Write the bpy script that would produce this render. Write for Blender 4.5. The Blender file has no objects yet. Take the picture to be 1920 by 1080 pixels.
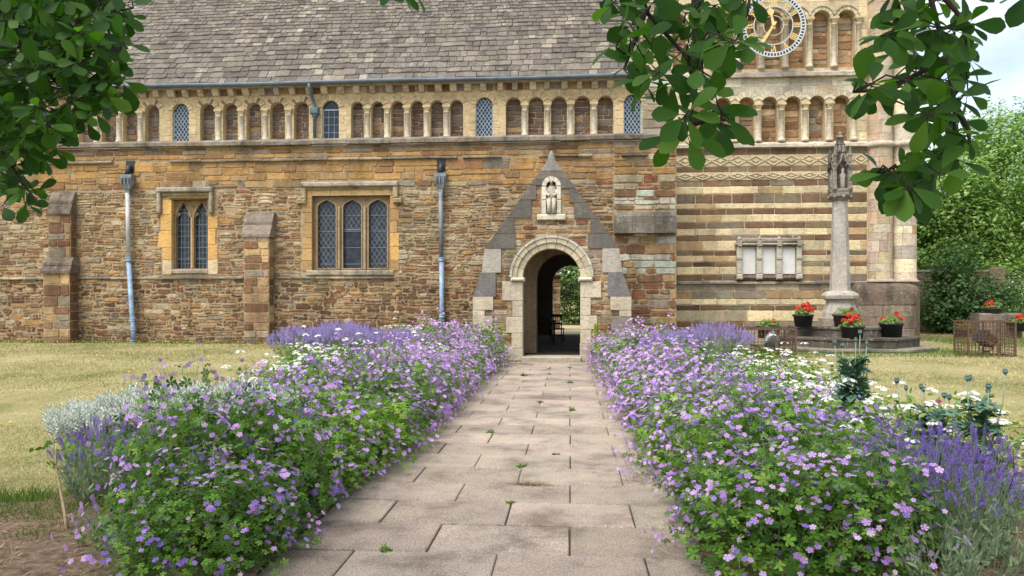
import bpy, math, random
import numpy as np
from mathutils import Vector, Matrix
from mathutils.geometry import tessellate_polygon
R = math.radians
rnd = random.Random(7)
rng = np.random.default_rng(11)

# ---------------------------------------------------------------- camera, world, sun, exposure
scn = bpy.context.scene
COL = scn.collection
F, CX, CY, EYE = 1420.0, 960.0, 560.0, 1.58
TH = math.atan(109 / F); T = math.tan(TH); CO, SI = math.cos(TH), math.sin(TH)
cam_d = bpy.data.cameras.new("camera"); cam = bpy.data.objects.new("camera", cam_d); COL.objects.link(cam)
cam.location = (0, 0, EYE); cam.rotation_euler = (R(90), 0, TH)
cam_d.sensor_width = 36; cam_d.lens = F / 1920 * 36; cam_d.shift_y = 20 / 1920
cam_d.clip_start = 0.05; cam_d.clip_end = 2000
scn.camera = cam

SUN_EL, SUN_AZ = R(58), R(215)           # azimuth clockwise from +Y
w = bpy.data.worlds.new("World"); scn.world = w; w.use_nodes = True
nt = w.node_tree; nt.nodes.clear()
wo = nt.nodes.new("ShaderNodeOutputWorld"); bg = nt.nodes.new("ShaderNodeBackground"); sky = nt.nodes.new("ShaderNodeTexSky")
sky.sky_type = 'NISHITA'; sky.sun_disc = False; sky.sun_elevation = SUN_EL; sky.sun_rotation = SUN_AZ
sky.air_density = 1.0; sky.dust_density = 1.5; sky.ozone_density = 1.0
tc = nt.nodes.new("ShaderNodeTexCoord"); mp = nt.nodes.new("ShaderNodeMapping"); mp.inputs['Scale'].default_value = (1, 1, 2.2)
nz = nt.nodes.new("ShaderNodeTexNoise"); nz.inputs['Scale'].default_value = 2.2; nz.inputs['Detail'].default_value = 6; nz.inputs['Roughness'].default_value = .55
mp.inputs['Location'].default_value = (3.1, 1.2, .4)
rp = nt.nodes.new("ShaderNodeValToRGB"); rp.color_ramp.elements[0].position = .36; rp.color_ramp.elements[1].position = .60
mx = nt.nodes.new("ShaderNodeMix"); mx.data_type = 'RGBA'; mx.inputs[7].default_value = (5.6, 5.8, 6.1, 1)
L = nt.links.new
L(tc.outputs['Generated'], mp.inputs[0]); L(mp.outputs[0], nz.inputs['Vector']); L(nz.outputs[0], rp.inputs[0])
L(rp.outputs[0], mx.inputs[0]); L(sky.outputs[0], mx.inputs[6]); L(mx.outputs[2], bg.inputs[0]); L(bg.outputs[0], wo.inputs[0])
bg.inputs[1].default_value = 0.12

sd = bpy.data.lights.new("sun", 'SUN'); so = bpy.data.objects.new("sun", sd); COL.objects.link(so)
sd.energy = 2.6; sd.angle = R(40); sd.color = (1, .96, .88)
sv = Vector((math.sin(SUN_AZ) * math.cos(SUN_EL), math.cos(SUN_AZ) * math.cos(SUN_EL), math.sin(SUN_EL)))
so.rotation_euler = sv.to_track_quat('Z', 'Y').to_euler(); so.location = (-10, -10, 30)
scn.view_settings.view_transform = 'Standard'; scn.view_settings.look = 'None'
scn.view_settings.exposure = 1.0; scn.view_settings.gamma = 1
scn.render.engine = 'CYCLES'
scn.cycles.max_bounces = 6; scn.cycles.diffuse_bounces = 3; scn.cycles.glossy_bounces = 2
scn.cycles.transmission_bounces = 3; scn.cycles.transparent_max_bounces = 4

# ---------------------------------------------------------------- picture -> place
def depth(px, Y): return Y / (CO + (px - CX) / F * SI)
def PX(px, Y):
    u = (px - CX) / F; return Y * (u - T) / (1 + u * T)
def PZ(px, py, Y): return EYE + (CY - py) * depth(px, Y) / F
def P(px, py, Y): return PX(px, Y), PZ(px, py, Y)

# ---------------------------------------------------------------- materials
def new_mat(name):
    m = bpy.data.materials.new(name); m.use_nodes = True
    n = m.node_tree; b = n.nodes['Principled BSDF']; return m, n, b
def N(n, t, **kw):
    x = n.nodes.new(t)
    for k, v in kw.items():
        if k.startswith('i_'): x.inputs[k[2:].replace('_', ' ')].default_value = v
        else: setattr(x, k, v)
    return x
def ramp(n, stops, interp='LINEAR'):
    r = n.nodes.new("ShaderNodeValToRGB"); e = r.color_ramp.elements; r.color_ramp.interpolation = interp
    while len(e) < len(stops): e.new(.5)
    for k, (p, c) in enumerate(stops):
        e[k].position = p; e[k].color = (*c, 1) if len(c) == 3 else c
    return r
def mixc(n, blend='MIX'):
    m = n.nodes.new("ShaderNodeMix"); m.data_type = 'RGBA'; m.blend_type = blend; return m
def plain(name, col, rough=.6, metal=0, var=0.15, scale=8, bump=0, spec=.3):
    m, n, b = new_mat(name)
    g = N(n, "ShaderNodeNewGeometry"); z = N(n, "ShaderNodeTexNoise", i_Scale=scale, i_Detail=6)
    n.links.new(g.outputs['Position'], z.inputs['Vector'])
    r = ramp(n, [(.3, tuple(c * (1 - var) for c in col)), (.7, tuple(min(1, c * (1 + var)) for c in col))])
    n.links.new(z.outputs[0], r.inputs[0]); n.links.new(r.outputs[0], b.inputs['Base Color'])
    b.inputs['Roughness'].default_value = rough; b.inputs['Metallic'].default_value = metal; b.inputs['Specular IOR Level'].default_value = spec
    if bump:
        bp = N(n, "ShaderNodeBump", i_Strength=bump, i_Distance=.02); n.links.new(z.outputs[0], bp.inputs['Height']); n.links.new(bp.outputs[0], b.inputs['Normal'])
    return m
def stone_mat(name, lichen=.35, lich_col=(.60, .57, .48), stain=.35, bump=.5, fine=26, tint_attr=True, base=(.5, .4, .28), lsc=3.1):
    m, n, b = new_mat(name); lk = n.links.new
    g = N(n, "ShaderNodeNewGeometry"); pos = g.outputs['Position']
    if tint_attr:
        a = N(n, "ShaderNodeAttribute", attribute_name='tint'); col = a.outputs['Color']
    else:
        rgb = N(n, "ShaderNodeRGB"); rgb.outputs[0].default_value = (*base, 1); col = rgb.outputs[0]
    mpn = N(n, "ShaderNodeMapping"); mpn.inputs['Scale'].default_value = (1, 1, 2.2); lk(pos, mpn.inputs[0])
    z1 = N(n, "ShaderNodeTexNoise", i_Scale=7.0, i_Detail=8, i_Roughness=.68); lk(mpn.outputs[0], z1.inputs['Vector'])
    r1 = ramp(n, [(.25, (.55, .53, .52)), (.5, (1, 1, 1)), (.78, (1.32, 1.28, 1.22))]); lk(z1.outputs[0], r1.inputs[0])
    m1 = mixc(n, 'MULTIPLY'); m1.inputs[0].default_value = .85; lk(col, m1.inputs[6]); lk(r1.outputs[0], m1.inputs[7])
    z2 = N(n, "ShaderNodeTexNoise", i_Scale=fine, i_Detail=5, i_Roughness=.7); lk(pos, z2.inputs['Vector'])
    r2 = ramp(n, [(.3, (.72, .70, .68)), (.62, (1.12, 1.12, 1.12))]); lk(z2.outputs[0], r2.inputs[0])
    m2 = mixc(n, 'MULTIPLY'); m2.inputs[0].default_value = .8; lk(m1.outputs[2], m2.inputs[6]); lk(r2.outputs[0], m2.inputs[7])
    z3 = N(n, "ShaderNodeTexNoise", i_Scale=lsc, i_Detail=9, i_Roughness=.78); lk(pos, z3.inputs['Vector'])
    r3 = ramp(n, [(.56, (0, 0, 0)), (.68, (1, 1, 1))]); lk(z3.outputs[0], r3.inputs[0])
    mm = N(n, "ShaderNodeMath", operation='MULTIPLY'); mm.inputs[1].default_value = lichen; lk(r3.outputs[0], mm.inputs[0])
    m3 = mixc(n); lk(mm.outputs[0], m3.inputs[0]); lk(m2.outputs[2], m3.inputs[6]); m3.inputs[7].default_value = (*lich_col, 1)
    mp4 = N(n, "ShaderNodeMapping"); mp4.inputs['Scale'].default_value = (1.5, 1.5, .55); lk(pos, mp4.inputs[0])
    z4 = N(n, "ShaderNodeTexNoise", i_Scale=1.0, i_Detail=8, i_Roughness=.72); lk(mp4.outputs[0], z4.inputs['Vector'])
    r4 = ramp(n, [(.38, (1 - stain,) * 3), (.56, (1, 1, 1))]); lk(z4.outputs[0], r4.inputs[0])
    m4 = mixc(n, 'MULTIPLY'); m4.inputs[0].default_value = 1; lk(m3.outputs[2], m4.inputs[6]); lk(r4.outputs[0], m4.inputs[7])
    lk(m4.outputs[2], b.inputs['Base Color'])
    ad = N(n, "ShaderNodeMath", operation='ADD'); lk(z1.outputs[0], ad.inputs[0]); lk(z2.outputs[0], ad.inputs[1])
    bp = N(n, "ShaderNodeBump", i_Strength=bump, i_Distance=.03); lk(ad.outputs[0], bp.inputs['Height']); lk(bp.outputs[0], b.inputs['Normal'])
    b.inputs['Roughness'].default_value = .92; b.inputs['Specular IOR Level'].default_value = .15
    return m
def leaf_mat(name, stops, trans=.35, rough=.5, spec=.25, tint=(1.2, 1.35, .5)):
    m, n, b = new_mat(name); lk = n.links.new
    g = N(n, "ShaderNodeNewGeometry"); r = ramp(n, stops); lk(g.outputs['Random Per Island'], r.inputs[0])
    lk(r.outputs[0], b.inputs['Base Color']); b.inputs['Roughness'].default_value = rough; b.inputs['Specular IOR Level'].default_value = spec
    tr = N(n, "ShaderNodeBsdfTranslucent"); mu = mixc(n, 'MULTIPLY'); mu.inputs[0].default_value = 1; mu.inputs[7].default_value = (*tint, 1)
    lk(r.outputs[0], mu.inputs[6]); lk(mu.outputs[2], tr.inputs[0])
    ms = N(n, "ShaderNodeMixShader"); ms.inputs[0].default_value = trans
    lk(b.outputs[0], ms.inputs[1]); lk(tr.outputs[0], ms.inputs[2]); lk(ms.outputs[0], n.nodes['Material Output'].inputs[0])
    return m
M = {}
M['rubble'] = stone_mat('rubble stone', lichen=.45, stain=.42, lich_col=(.52, .45, .34), bump=.8)
M['ashlar'] = stone_mat('dressed stone', lichen=.2, stain=.26, bump=.35, lich_col=(.6, .55, .45))
M['oldgrey'] = stone_mat('weathered grey stone', lichen=.85, lich_col=(.50, .46, .38), stain=.55, bump=1.0, fine=34, lsc=6)
M['mortar'] = stone_mat('lime mortar', tint_attr=False, base=(.37, .275, .165), lichen=.3, stain=.35, bump=.4, fine=18)
M['mortar_grey'] = stone_mat('grey mortar', tint_attr=False, base=(.46, .40, .31), lichen=.4, stain=.4, bump=.4, fine=18)
M['slate'] = stone_mat('stone slate', lichen=.55, lich_col=(.62, .57, .47), stain=.22, bump=.35)
M['lead'] = plain('lead grey', (.17, .19, .21), .5, 0, .3, 6, .1)
M['gutter'] = plain('gutter paint', (.10, .13, .155), .5, 0, .3, 3)
M['pipe_blue'] = plain('blue grey pipe paint', (.22, .31, .42), .5, 0, .35, 7)
M['pipe_grey'] = plain('bare grey pipe', (.42, .43, .44), .5, 0, .25, 4)
M['glass'] = plain('leaded glass', (.020, .028, .042), .2, 0, .6, 9, .25, .35)
M['came'] = plain('lead came', (.16, .19, .22), .55, 0, .2, 9)
M['came_pale'] = plain('pale lead came', (.33, .40, .46), .55, 0, .2, 9)
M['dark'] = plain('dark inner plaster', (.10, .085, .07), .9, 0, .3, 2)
M['wood'] = plain('dark oak', (.035, .022, .014), .5, 0, .4, 12)
M['rust'] = plain('rusty steel', (.11, .065, .042), .8, 0, .4, 14)
M['iron'] = plain('dark iron', (.03, .032, .035), .5, 0, .3, 10)
M['gold'] = plain('gold leaf paint', (.72, .52, .22), .4, .2, .12, 10)
M['clock_white'] = plain('clock ring paint', (.50, .53, .54), .5, 0, .1, 6)
M['clock_blue'] = plain('clock track paint', (.07, .085, .12), .5, 0, .1, 6)
M['pot'] = plain('black plastic pot', (.018, .019, .022), .45, 0, .3, 6)
M['pot_grey'] = plain('dark grey plastic pot', (.055, .052, .052), .55, 0, .3, 6)
M['soil'] = plain('potting soil', (.05, .035, .025), .95, 0, .4, 30, .5)
M['bark'] = plain('bark', (.075, .055, .04), .9, 0, .4, 14, .6)
M['twig'] = plain('twig', (.035, .026, .02), .8, 0, .4, 20)
M['cane'] = plain('pale dead cane', (.33, .24, .15), .8, 0, .4, 20)
M['stem'] = plain('green stem', (.13, .20, .06), .6, 0, .3, 20)
M['stem_grey'] = plain('grey green stem', (.20, .26, .17), .6, 0, .3, 20)
M['white_panel'] = plain('white marble panel', (.62, .61, .59), .6, 0, .06, 4)

# ---------------------------------------------------------------- mesh helpers
class MB:
    def __init__(s): s.V = []; s.F = []; s.M = []; s.T = []; s.S = []
    def add(s, vs, fs, mat=0, tint=(.5, .5, .5), smooth=False):
        o = len(s.V); s.V += vs
        for f in fs: s.F.append([i + o for i in f])
        k = len(fs); s.M += [mat] * k; s.T += [tint] * k; s.S += [smooth] * k
    def box(s, x0, x1, y0, y1, z0, z1, mat=0, tint=(.5, .5, .5), jit=0):
        vs = [(x, y, z) for z in (z0, z1) for y in (y0, y1) for x in (x0, x1)]
        if jit: vs = [tuple(c + rnd.uniform(-jit, jit) for c in v) for v in vs]
        s.add(vs, [(0, 2, 3, 1), (4, 5, 7, 6), (0, 1, 5, 4), (2, 6, 7, 3), (0, 4, 6, 2), (1, 3, 7, 5)], mat, tint)
    def bbox(s, x0, x1, y0, y1, z0, z1, bev=.01, mat=0, tint=(.5, .5, .5)):      # box with chamfered front (−y) and sides
        b = min(bev, (x1 - x0) * .4, (z1 - z0) * .4, (y1 - y0) * .4)
        def ring(y, i): return [(x0 + i, y, z0 + i), (x1 - i, y, z0 + i), (x1 - i, y, z1 - i), (x0 + i, y, z1 - i)]
        vs = ring(y1, 0) + ring(y0 + b, 0) + ring(y0, b)
        fs = [(8, 9, 10, 11), (3, 2, 1, 0)]
        for a in (0, 4):
            for k in range(4):
                j = (k + 1) % 4; fs.append((a + k, a + j, a + 4 + j, a + 4 + k))
        s.add(vs, fs, mat, tint)
    def plate(s, outer, holes, y0, y1, mat=0, tint=(.5, .5, .5), fr=None):
        fr = fr or (lambda a, c, y: (a, y, c))
        loops = [list(outer)] + [list(h) for h in holes]
        pts = [p for l in loops for p in l]
        tri = tessellate_polygon([[Vector((p[0], p[1], 0)) for p in l] for l in loops])
        n = len(pts)
        vs = [fr(p[0], p[1], y0) for p in pts] + [fr(p[0], p[1], y1) for p in pts]
        fs = []
        for a, b, c in tri:
            ar = (pts[b][0] - pts[a][0]) * (pts[c][1] - pts[a][1]) - (pts[c][0] - pts[a][0]) * (pts[b][1] - pts[a][1])
            if ar < 0: b, c = c, b
            fs.append((a, b, c)); fs.append((c + n, b + n, a + n))
        o = 0
        for li, l in enumerate(loops):
            k = len(l)
            ar = sum(l[i][0] * l[(i + 1) % k][1] - l[(i + 1) % k][0] * l[i][1] for i in range(k))
            flip = (ar > 0) == (li == 0)
            for i in range(k):
                j = (i + 1) % k; q = (o + i, o + i + n, o + j + n, o + j)
                fs.append(q if flip else q[::-1])
            o += k
        s.add(vs, fs, mat, tint)
    def tube(s, path, rad, n=6, mat=0, tint=(.5, .5, .5), cap=True, smooth=True):
        path = [Vector(p) for p in path]; k = len(path)
        if not hasattr(rad, '__len__'): rad = [rad] * k
        vs = []; fs = []; up = None
        for i, p in enumerate(path):
            d = (path[min(i + 1, k - 1)] - path[max(i - 1, 0)]).normalized()
            if up is None: up = d.orthogonal().normalized()
            a = (up - d * up.dot(d))
            a = a.normalized() if a.length > 1e-4 else d.orthogonal().normalized(); up = a; b = d.cross(a)
            for j in range(n):
                t = 2 * math.pi * j / n; vs.append(tuple(p + (a * math.cos(t) + b * math.sin(t)) * rad[i]))
        for i in range(k - 1):
            for j in range(n):
                q = (j + 1) % n; fs.append((i * n + j, i * n + q, (i + 1) * n + q, (i + 1) * n + j))
        if cap: fs.append(tuple(range(n))[::-1]); fs.append(tuple((k - 1) * n + j for j in range(n)))
        s.add(vs, fs, mat, tint, smooth)
    def lathe(s, c, prof, n=12, mat=0, tint=(.5, .5, .5), smooth=True, sx=1, sy=1, rot=0, a0=0, a1=2 * math.pi):
        full = abs(a1 - a0 - 2 * math.pi) < 1e-6; m = n if full else n + 1
        vs = []; fs = []
        for r, z in prof:
            for j in range(m):
                t = a0 + (a1 - a0) * j / n + rot; vs.append((c[0] + r * math.cos(t) * sx, c[1] + r * math.sin(t) * sy, c[2] + z))
        k = len(prof)
        for i in range(k - 1):
            for j in range(n):
                q = (j + 1) % m; fs.append((i * m + j, i * m + q, (i + 1) * m + q, (i + 1) * m + j))
        if full: fs.append(tuple(range(m))[::-1]); fs.append(tuple((k - 1) * m + j for j in range(m)))
        s.add(vs, fs, mat, tint, smooth)
    def bar(s, p0, p1, wd, y0, y1, mat=0, tint=(.5, .5, .5)):   # flat bar in the facade plane, from y0 (front) to y1
        dx, dz = p1[0] - p0[0], p1[1] - p0[1]; l = math.hypot(dx, dz) or 1; nx, nz = -dz / l * wd / 2, dx / l * wd / 2
        c = [(p0[0] + nx, p0[1] + nz), (p0[0] - nx, p0[1] - nz), (p1[0] - nx, p1[1] - nz), (p1[0] + nx, p1[1] + nz)]
        vs = [(x, y0, z) for x, z in c] + [(x, y1, z) for x, z in c]
        s.add(vs, [(0, 1, 2, 3), (7, 6, 5, 4), (0, 4, 5, 1), (1, 5, 6, 2), (2, 6, 7, 3), (3, 7, 4, 0)], mat, tint)
    def build(s, name, mats, parent=None):
        me = bpy.data.meshes.new(name); me.from_pydata(s.V, [], s.F)
        for m in (mats if isinstance(mats, (list, tuple)) else [mats]): me.materials.append(M[m] if isinstance(m, str) else m)
        me.polygons.foreach_set('material_index', s.M); me.polygons.foreach_set('use_smooth', s.S)
        a = me.attributes.new('tint', 'FLOAT_COLOR', 'FACE')
        a.data.foreach_set('color', [c for t in s.T for c in (t[0], t[1], t[2], 1.0)])
        me.update()
        o = bpy.data.objects.new(name, me); COL.objects.link(o)
        if parent: o.parent = parent
        return o
def tag(o, label=None, cat=None, group=None, kind=None):
    if label: o['label'] = label
    if cat: o['category'] = cat
    if group: o['group'] = group
    if kind: o['kind'] = kind
    return o
def empty(name, loc=(0, 0, 0), label=None, cat=None, group=None, rz=0):
    o = bpy.data.objects.new(name, None); COL.objects.link(o); o.location = loc; o.rotation_euler.z = rz; o.empty_display_size = .2
    return tag(o, label, cat, group)
def copy_tree(o, parent=None):
    c = o.copy(); COL.objects.link(c); c.parent = parent
    for ch in o.children: copy_tree(ch, c)
    return c

# ---- stone laying -------------------------------------------------------------
def fac(Y): return lambda s, t, n: (s, Y - n, t)
def jit(c, a):
    k = 1 + rnd.uniform(-a, a); return tuple(max(.01, x * k * (1 + rnd.uniform(-a, a) * .12)) for x in c)
def pick(pal):
    t = rnd.random() * sum(p[0] for p in pal)
    for wgt, c in pal:
        t -= wgt
        if t <= 0: break
    k = rnd.uniform(.8, 1.2); return tuple(max(.01, x * k * rnd.uniform(.97, 1.03)) for x in c)
def stone(mb, fr, a0, a1, b0, b1, tint, proud=.02, j=.012, rc=.02, mat=0):
    wv, hv = a1 - a0, b1 - b0
    if wv < .02 or hv < .015: return
    rc = min(rc, wv * .3, hv * .3); J = lambda: rnd.uniform(-j, j)
    o = [(a0 + rc, b0 + J()), (a0 + wv * .5, b0 + J()), (a1 - rc, b0 + J()), (a1 + J() * .6, b0 + rc), (a1 + J(), b1 - rc), (a1 - rc, b1 + J()), (a0 + wv * .5, b1 + J()), (a0 + rc, b1 + J()), (a0 + J(), b1 - rc), (a0 + J() * .6, b0 + rc)]
    ca, cb = (a0 + a1) / 2, (b0 + b1) / 2; e = min(.014, hv * .18, wv * .18)
    ka, kb = 1 - 2 * e / wv, 1 - 2 * e / hv
    i_ = [(ca + (x - ca) * ka, cb + (z - cb) * kb) for x, z in o]
    tl = rnd.uniform(-.004, .004)
    vs = [fr(x, z, -.004) for x, z in o] + [fr(x, z, proud + tl * (1 if x > ca else -1)) for x, z in i_]
    n = len(o); fs = [tuple(range(n, 2 * n))] + [(k, (k + 1) % n, n + (k + 1) % n, n + k) for k in range(n)]
    mb.add(vs, fs, mat, tint)
def ivals(a, b, holes=()):
    def f(z0, z1):
        out = [(a(z0, z1) if callable(a) else a, b(z0, z1) if callable(b) else b)]
        for h in holes:
            r = h(z0, z1)
            if not r: continue
            nx = []
            for p, q in out:
                if r[0] > p: nx.append((p, min(q, r[0])))
                if r[1] < q: nx.append((max(p, r[1]), q))
            out = nx
        return [(p, q) for p, q in out if q - p > .05]
    return f
def rhole(x0, x1, z0, z1, e=.02): return lambda a, b: (x0, x1) if (b > z0 + e and a < z1 - e) else None
def ahole(xc, r, z0, zs):
    def f(a, b):
        if b < z0 or a > zs + r: return None
        if a <= zs: return (xc - r, xc + r)
        h = math.sqrt(max(0, r * r - (a - zs) ** 2)); return (xc - h, xc + h)
    return f
def lay(mb, fr, z0, z1, iv, hr, wr, pal, gap=.014, j=.012, proud=(.008, .03), split=0., rc=.02, mat=0, wob=0.):
    z = z0
    while z < z1 - .02:
        h = min(rnd.uniform(*hr), z1 - z)
        if z1 - z - h < hr[0] * .6: h = z1 - z
        for a, b in iv(z, z + h):
            x = a
            while x < b - .02:
                wd = rnd.uniform(*wr) * (.6 + .8 * min(1, h / hr[1]))
                if b - x - wd < wr[0] * .55: wd = b - x
                pr = lambda: rnd.uniform(*proud)
                dz = wob * math.sin(x * 1.3 + z * .8) + wob * .6 * math.sin(x * 3.1 + 2 * z)
                f2 = (lambda s, t, n, dz=dz: fr(s, t + dz, n)) if wob else fr
                c = lambda zz: pick(pal(x + wd / 2, zz) if callable(pal) else pal)
                if split and h > hr[0] * 1.3 and rnd.random() < split:
                    m = z + h * rnd.uniform(.38, .62)
                    x2 = x + wd * rnd.uniform(.3, .7) if wd > wr[0] * 1.6 and rnd.random() < .5 else None
                    stone(mb, f2, x + gap / 2, x + wd - gap / 2, z + gap / 2, m - gap / 2, c(z), pr(), j, rc, mat)
                    if x2:
                        stone(mb, f2, x + gap / 2, x2 - gap / 2, m + gap / 2, z + h - gap / 2, c(z), pr(), j, rc, mat)
                        stone(mb, f2, x2 + gap / 2, x + wd - gap / 2, m + gap / 2, z + h - gap / 2, c(z), pr(), j, rc, mat)
                    else: stone(mb, f2, x + gap / 2, x + wd - gap / 2, m + gap / 2, z + h - gap / 2, c(z), pr(), j, rc, mat)
                else: stone(mb, f2, x + gap / 2, x + wd - gap / 2, z + gap / 2, z + h - gap / 2, c(z), pr(), j, rc, mat)
                x += wd
        z += h
def lay_panels(mb, fr, z0, z1, x0, x1, holes, hr, wr, pal, pw=(.9, 2.4), **kw):
    xb = [x0]
    while xb[-1] < x1 - pw[0]: xb.append(xb[-1] + rnd.uniform(*pw))
    xb[-1] = x1
    for i in range(len(xb) - 1):
        def ed(k): return xb[k] if k in (0, len(xb) - 1) else (lambda a, c, k=k: xb[k] + .16 * math.sin(5.3 * (a + c) / 2 + k * 1.7) + .07 * math.sin(17 * (a + c) / 2 + k))
        lay(mb, fr, z0, z1, ivals(ed(i), ed(i + 1), holes), hr, wr, pal, **kw)
def voussoirs(mb, xc, zs, r0, r1, n, y, proud, cols, mat=0, a0=0, a1=math.pi, gap=.012, depth_=.1):
    for k in range(n):
        t0 = a0 + (a1 - a0) * k / n + gap / r1 / 2; t1 = a0 + (a1 - a0) * (k + 1) / n - gap / r1 / 2
        ts = [t0, (t0 + t1) / 2, t1]
        pts = [(xc + r0 * math.cos(t), zs + r0 * math.sin(t)) for t in ts] + [(xc + r1 * math.cos(t), zs + r1 * math.sin(t)) for t in ts[::-1]]
        pts = [(p[0], p[1]) for p in pts]
        mb.plate(pts, [], y - proud - rnd.uniform(0, .006), y + depth_, mat, jit(cols[k % len(cols)], .12))
def arc(xc, zs, r, n=10, rz=None):
    rz = rz or r
    return [(xc + r * math.cos(math.pi * k / n), zs + rz * math.sin(math.pi * k / n)) for k in range(n + 1)]
def arch_poly(xc, r, z0, zs, n=10, rz=None): return [(xc - r, z0), (xc + r, z0)] + arc(xc, zs, r, n, rz)
def light_poly(xc, wd, z0, zs, zt, p=1.9, n=5):
    h = wd / 2; pts = [(xc - h, z0), (xc + h, z0)]
    for k in range(n + 1):
        s = k / n; pts.append((xc + h * (1 - s ** p), zs + (zt - zs) * s))
    for k in range(n - 1, -1, -1):
        s = k / n; pts.append((xc - h * (1 - s ** p), zs + (zt - zs) * s))
    return pts
CREAM = (.60, .46, .265); CREAM2 = (.55, .45, .295); ORANGE = (.40, .232, .092); TAN = (.345, .23, .122); BROWN = (.22, .125, .068)
DBROWN = (.14, .08, .05); RED = (.24, .105, .06); GREYB = (.26, .21, .16); PALE = (.47, .385, .26); GREY = (.27, .24, .195); GREEN = (.40, .41, .32)
ASH = (.53, .455, .335); DARKASH = (.135, .122, .105)
def ground_z(x, y):
    s = min(1, max(0, (y - 5) / 11)); s = s * s * (3 - 2 * s)
    d = min(1, max(0, (abs(x + .45) - 1.7) / 2.2)); d = d * d * (3 - 2 * d)
    if y > 18.6 and abs(x + .45) < 2.0: d = 0
    return .33 * s * d
# ================================================================ THE CHURCH
YP, YA, YC, YS = 19.2, 20.6, 23.2, 31.0
church = empty('church', label='long medieval stone church with a slate roof, blind arcade and gabled porch', cat='church')
def settle(root, loc):
    root.location = loc
    for c in root.children: c.location = Vector(c.location) - Vector(loc)
Zs = lambda py, px=700, Y=YA: PZ(px, py, Y)
# ---- lower wall (aisle) --------------------------------------------------------
AX0, AX1 = -20.5, PX(1268, YA)
zpar0, zpar1 = Zs(271), Zs(261)
wx0, wx1, wz0, wz1 = PX(585, YA), PX(732, YA), Zs(508, 658), Zs(367, 658)        # three-light window
sx0, sx1, sz0, sz1 = PX(322, YA), PX(390, YA), Zs(507, 356), Zs(374, 356)        # two-light window
dxc, dr, dzs = -.22, .70, 2.12                                                    # inner doorway
PXC, PR, PZSP = PX(1034, YP), .73, 2.12                                           # porch arch
mb = MB()
mb.plate([(AX0, -.3), (AX1, -.3), (AX1, zpar0), (AX0, zpar0)],
         [[(wx0, wz0), (wx1, wz0), (wx1, wz1), (wx0, wz1)], [(sx0, sz0), (sx1, sz0), (sx1, sz1), (sx0, sz1)], arch_poly(dxc, dr, .05, dzs, 10)], YA, YA + .7, 1)
mb.box(AX1 - .6, AX1, YA + .703, YC - .01, -.3, zpar0 - .01, 1)
z520, z350, z300 = Zs(520), Zs(350), Zs(299)
xg = PX(1150, YA)
def n2(x, z): return math.sin(x * 1.7 + 1.3 * math.sin(z * 2.1 + x * .4)) + .6 * math.sin(x * 3.9 - z * 2.7)
def pal_aisle(x, z):
    q = n2(x, z)
    if x > xg:
        if z > Zs(335): return [(3, ORANGE), (3, TAN), (2, PALE), (1, BROWN)]
        if z > z520: return [(2.4, (.50, .49, .42)), (1.6, PALE), (1, (.40, .44, .38)), (1.2, BROWN), (.9, RED), (1, GREYB), (.8, TAN)]
        return [(3, RED), (3, BROWN), (1.2, GREYB), (1, TAN), (.7, DBROWN), (.6, PALE)]
    if z > z300 + .1: return [(2, GREYB), (2, TAN), (1.5, BROWN), (1, ORANGE)]
    if z > z350 + .12 * q: return [(4, ORANGE), (3, (.42, .25, .10)), (2.2, TAN), (1.4, (.32, .18, .085)), (.4, GREYB)]
    if z > z520:
        b = 2.2 if x > -5 else 1
        return [(2.2, TAN), (1.6 * b, PALE), (2.2, BROWN), (1.3 + .6 * q, ORANGE), (1.2, (.42, .35, .24)), (.8, RED), (1.1, GREYB)]
    return [(3.6, BROWN), (2.0, DBROWN), (1.3, RED), (1.6 + .5 * q, TAN), (.9, ORANGE), (1.1, GREYB), (1.0, PALE)]
xd0, xd1 = PX(885, YA) + .1, PX(1182, YA) - .1
holes = [rhole(PX(557, YA) + .12, PX(745, YA), wz0 - .13, Zs(345)), rhole(PX(303, YA), PX(408, YA), sz0 - .13, Zs(356)),
         rhole(PX(900, YA) + .35, PX(1165, YA) - .35, -1, Zs(470)), rhole(PX(990, YA), PX(1078, YA), Zs(470), Zs(380))]
ivg = ivals(xg + .005, AX1 - .01, holes); X0_, X1_ = AX0 + .02, xg - .005
lay_panels(mb, fac(YA), -.05, z520 - .01, X0_, X1_, holes, (.065, .175), (.10, .42), pal_aisle, gap=.03, j=.026, split=.4, rc=.045, wob=.022)
lay_panels(mb, fac(YA), z520 + .03, z350, X0_, X1_, holes, (.06, .165), (.10, .44), pal_aisle, gap=.032, j=.027, split=.45, rc=.045, wob=.022)
lay_panels(mb, fac(YA), z350, z300, X0_, X1_, holes, (.13, .25), (.25, .75), pal_aisle, gap=.014, j=.016, split=.2, rc=.025, wob=.012)
lay(mb, fac(YA), z300 + .07, zpar0 - .01, ivals(X0_, X1_, holes), (.12, .2), (.3, .8), pal_aisle, gap=.016, j=.014, rc=.02)
lay(mb, fac(YA), -.05, Zs(437), ivg, (.16, .3), (.22, .6), pal_aisle, gap=.02, j=.016, split=.3, rc=.03)
lay(mb, fac(YA), Zs(400) + .03, zpar0 - .01, ivg, (.13, .24), (.22, .6), pal_aisle, gap=.02, j=.014, split=.3, rc=.03)
aisle = mb.build('aisle_wall', ['rubble', 'mortar'], church)
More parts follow.
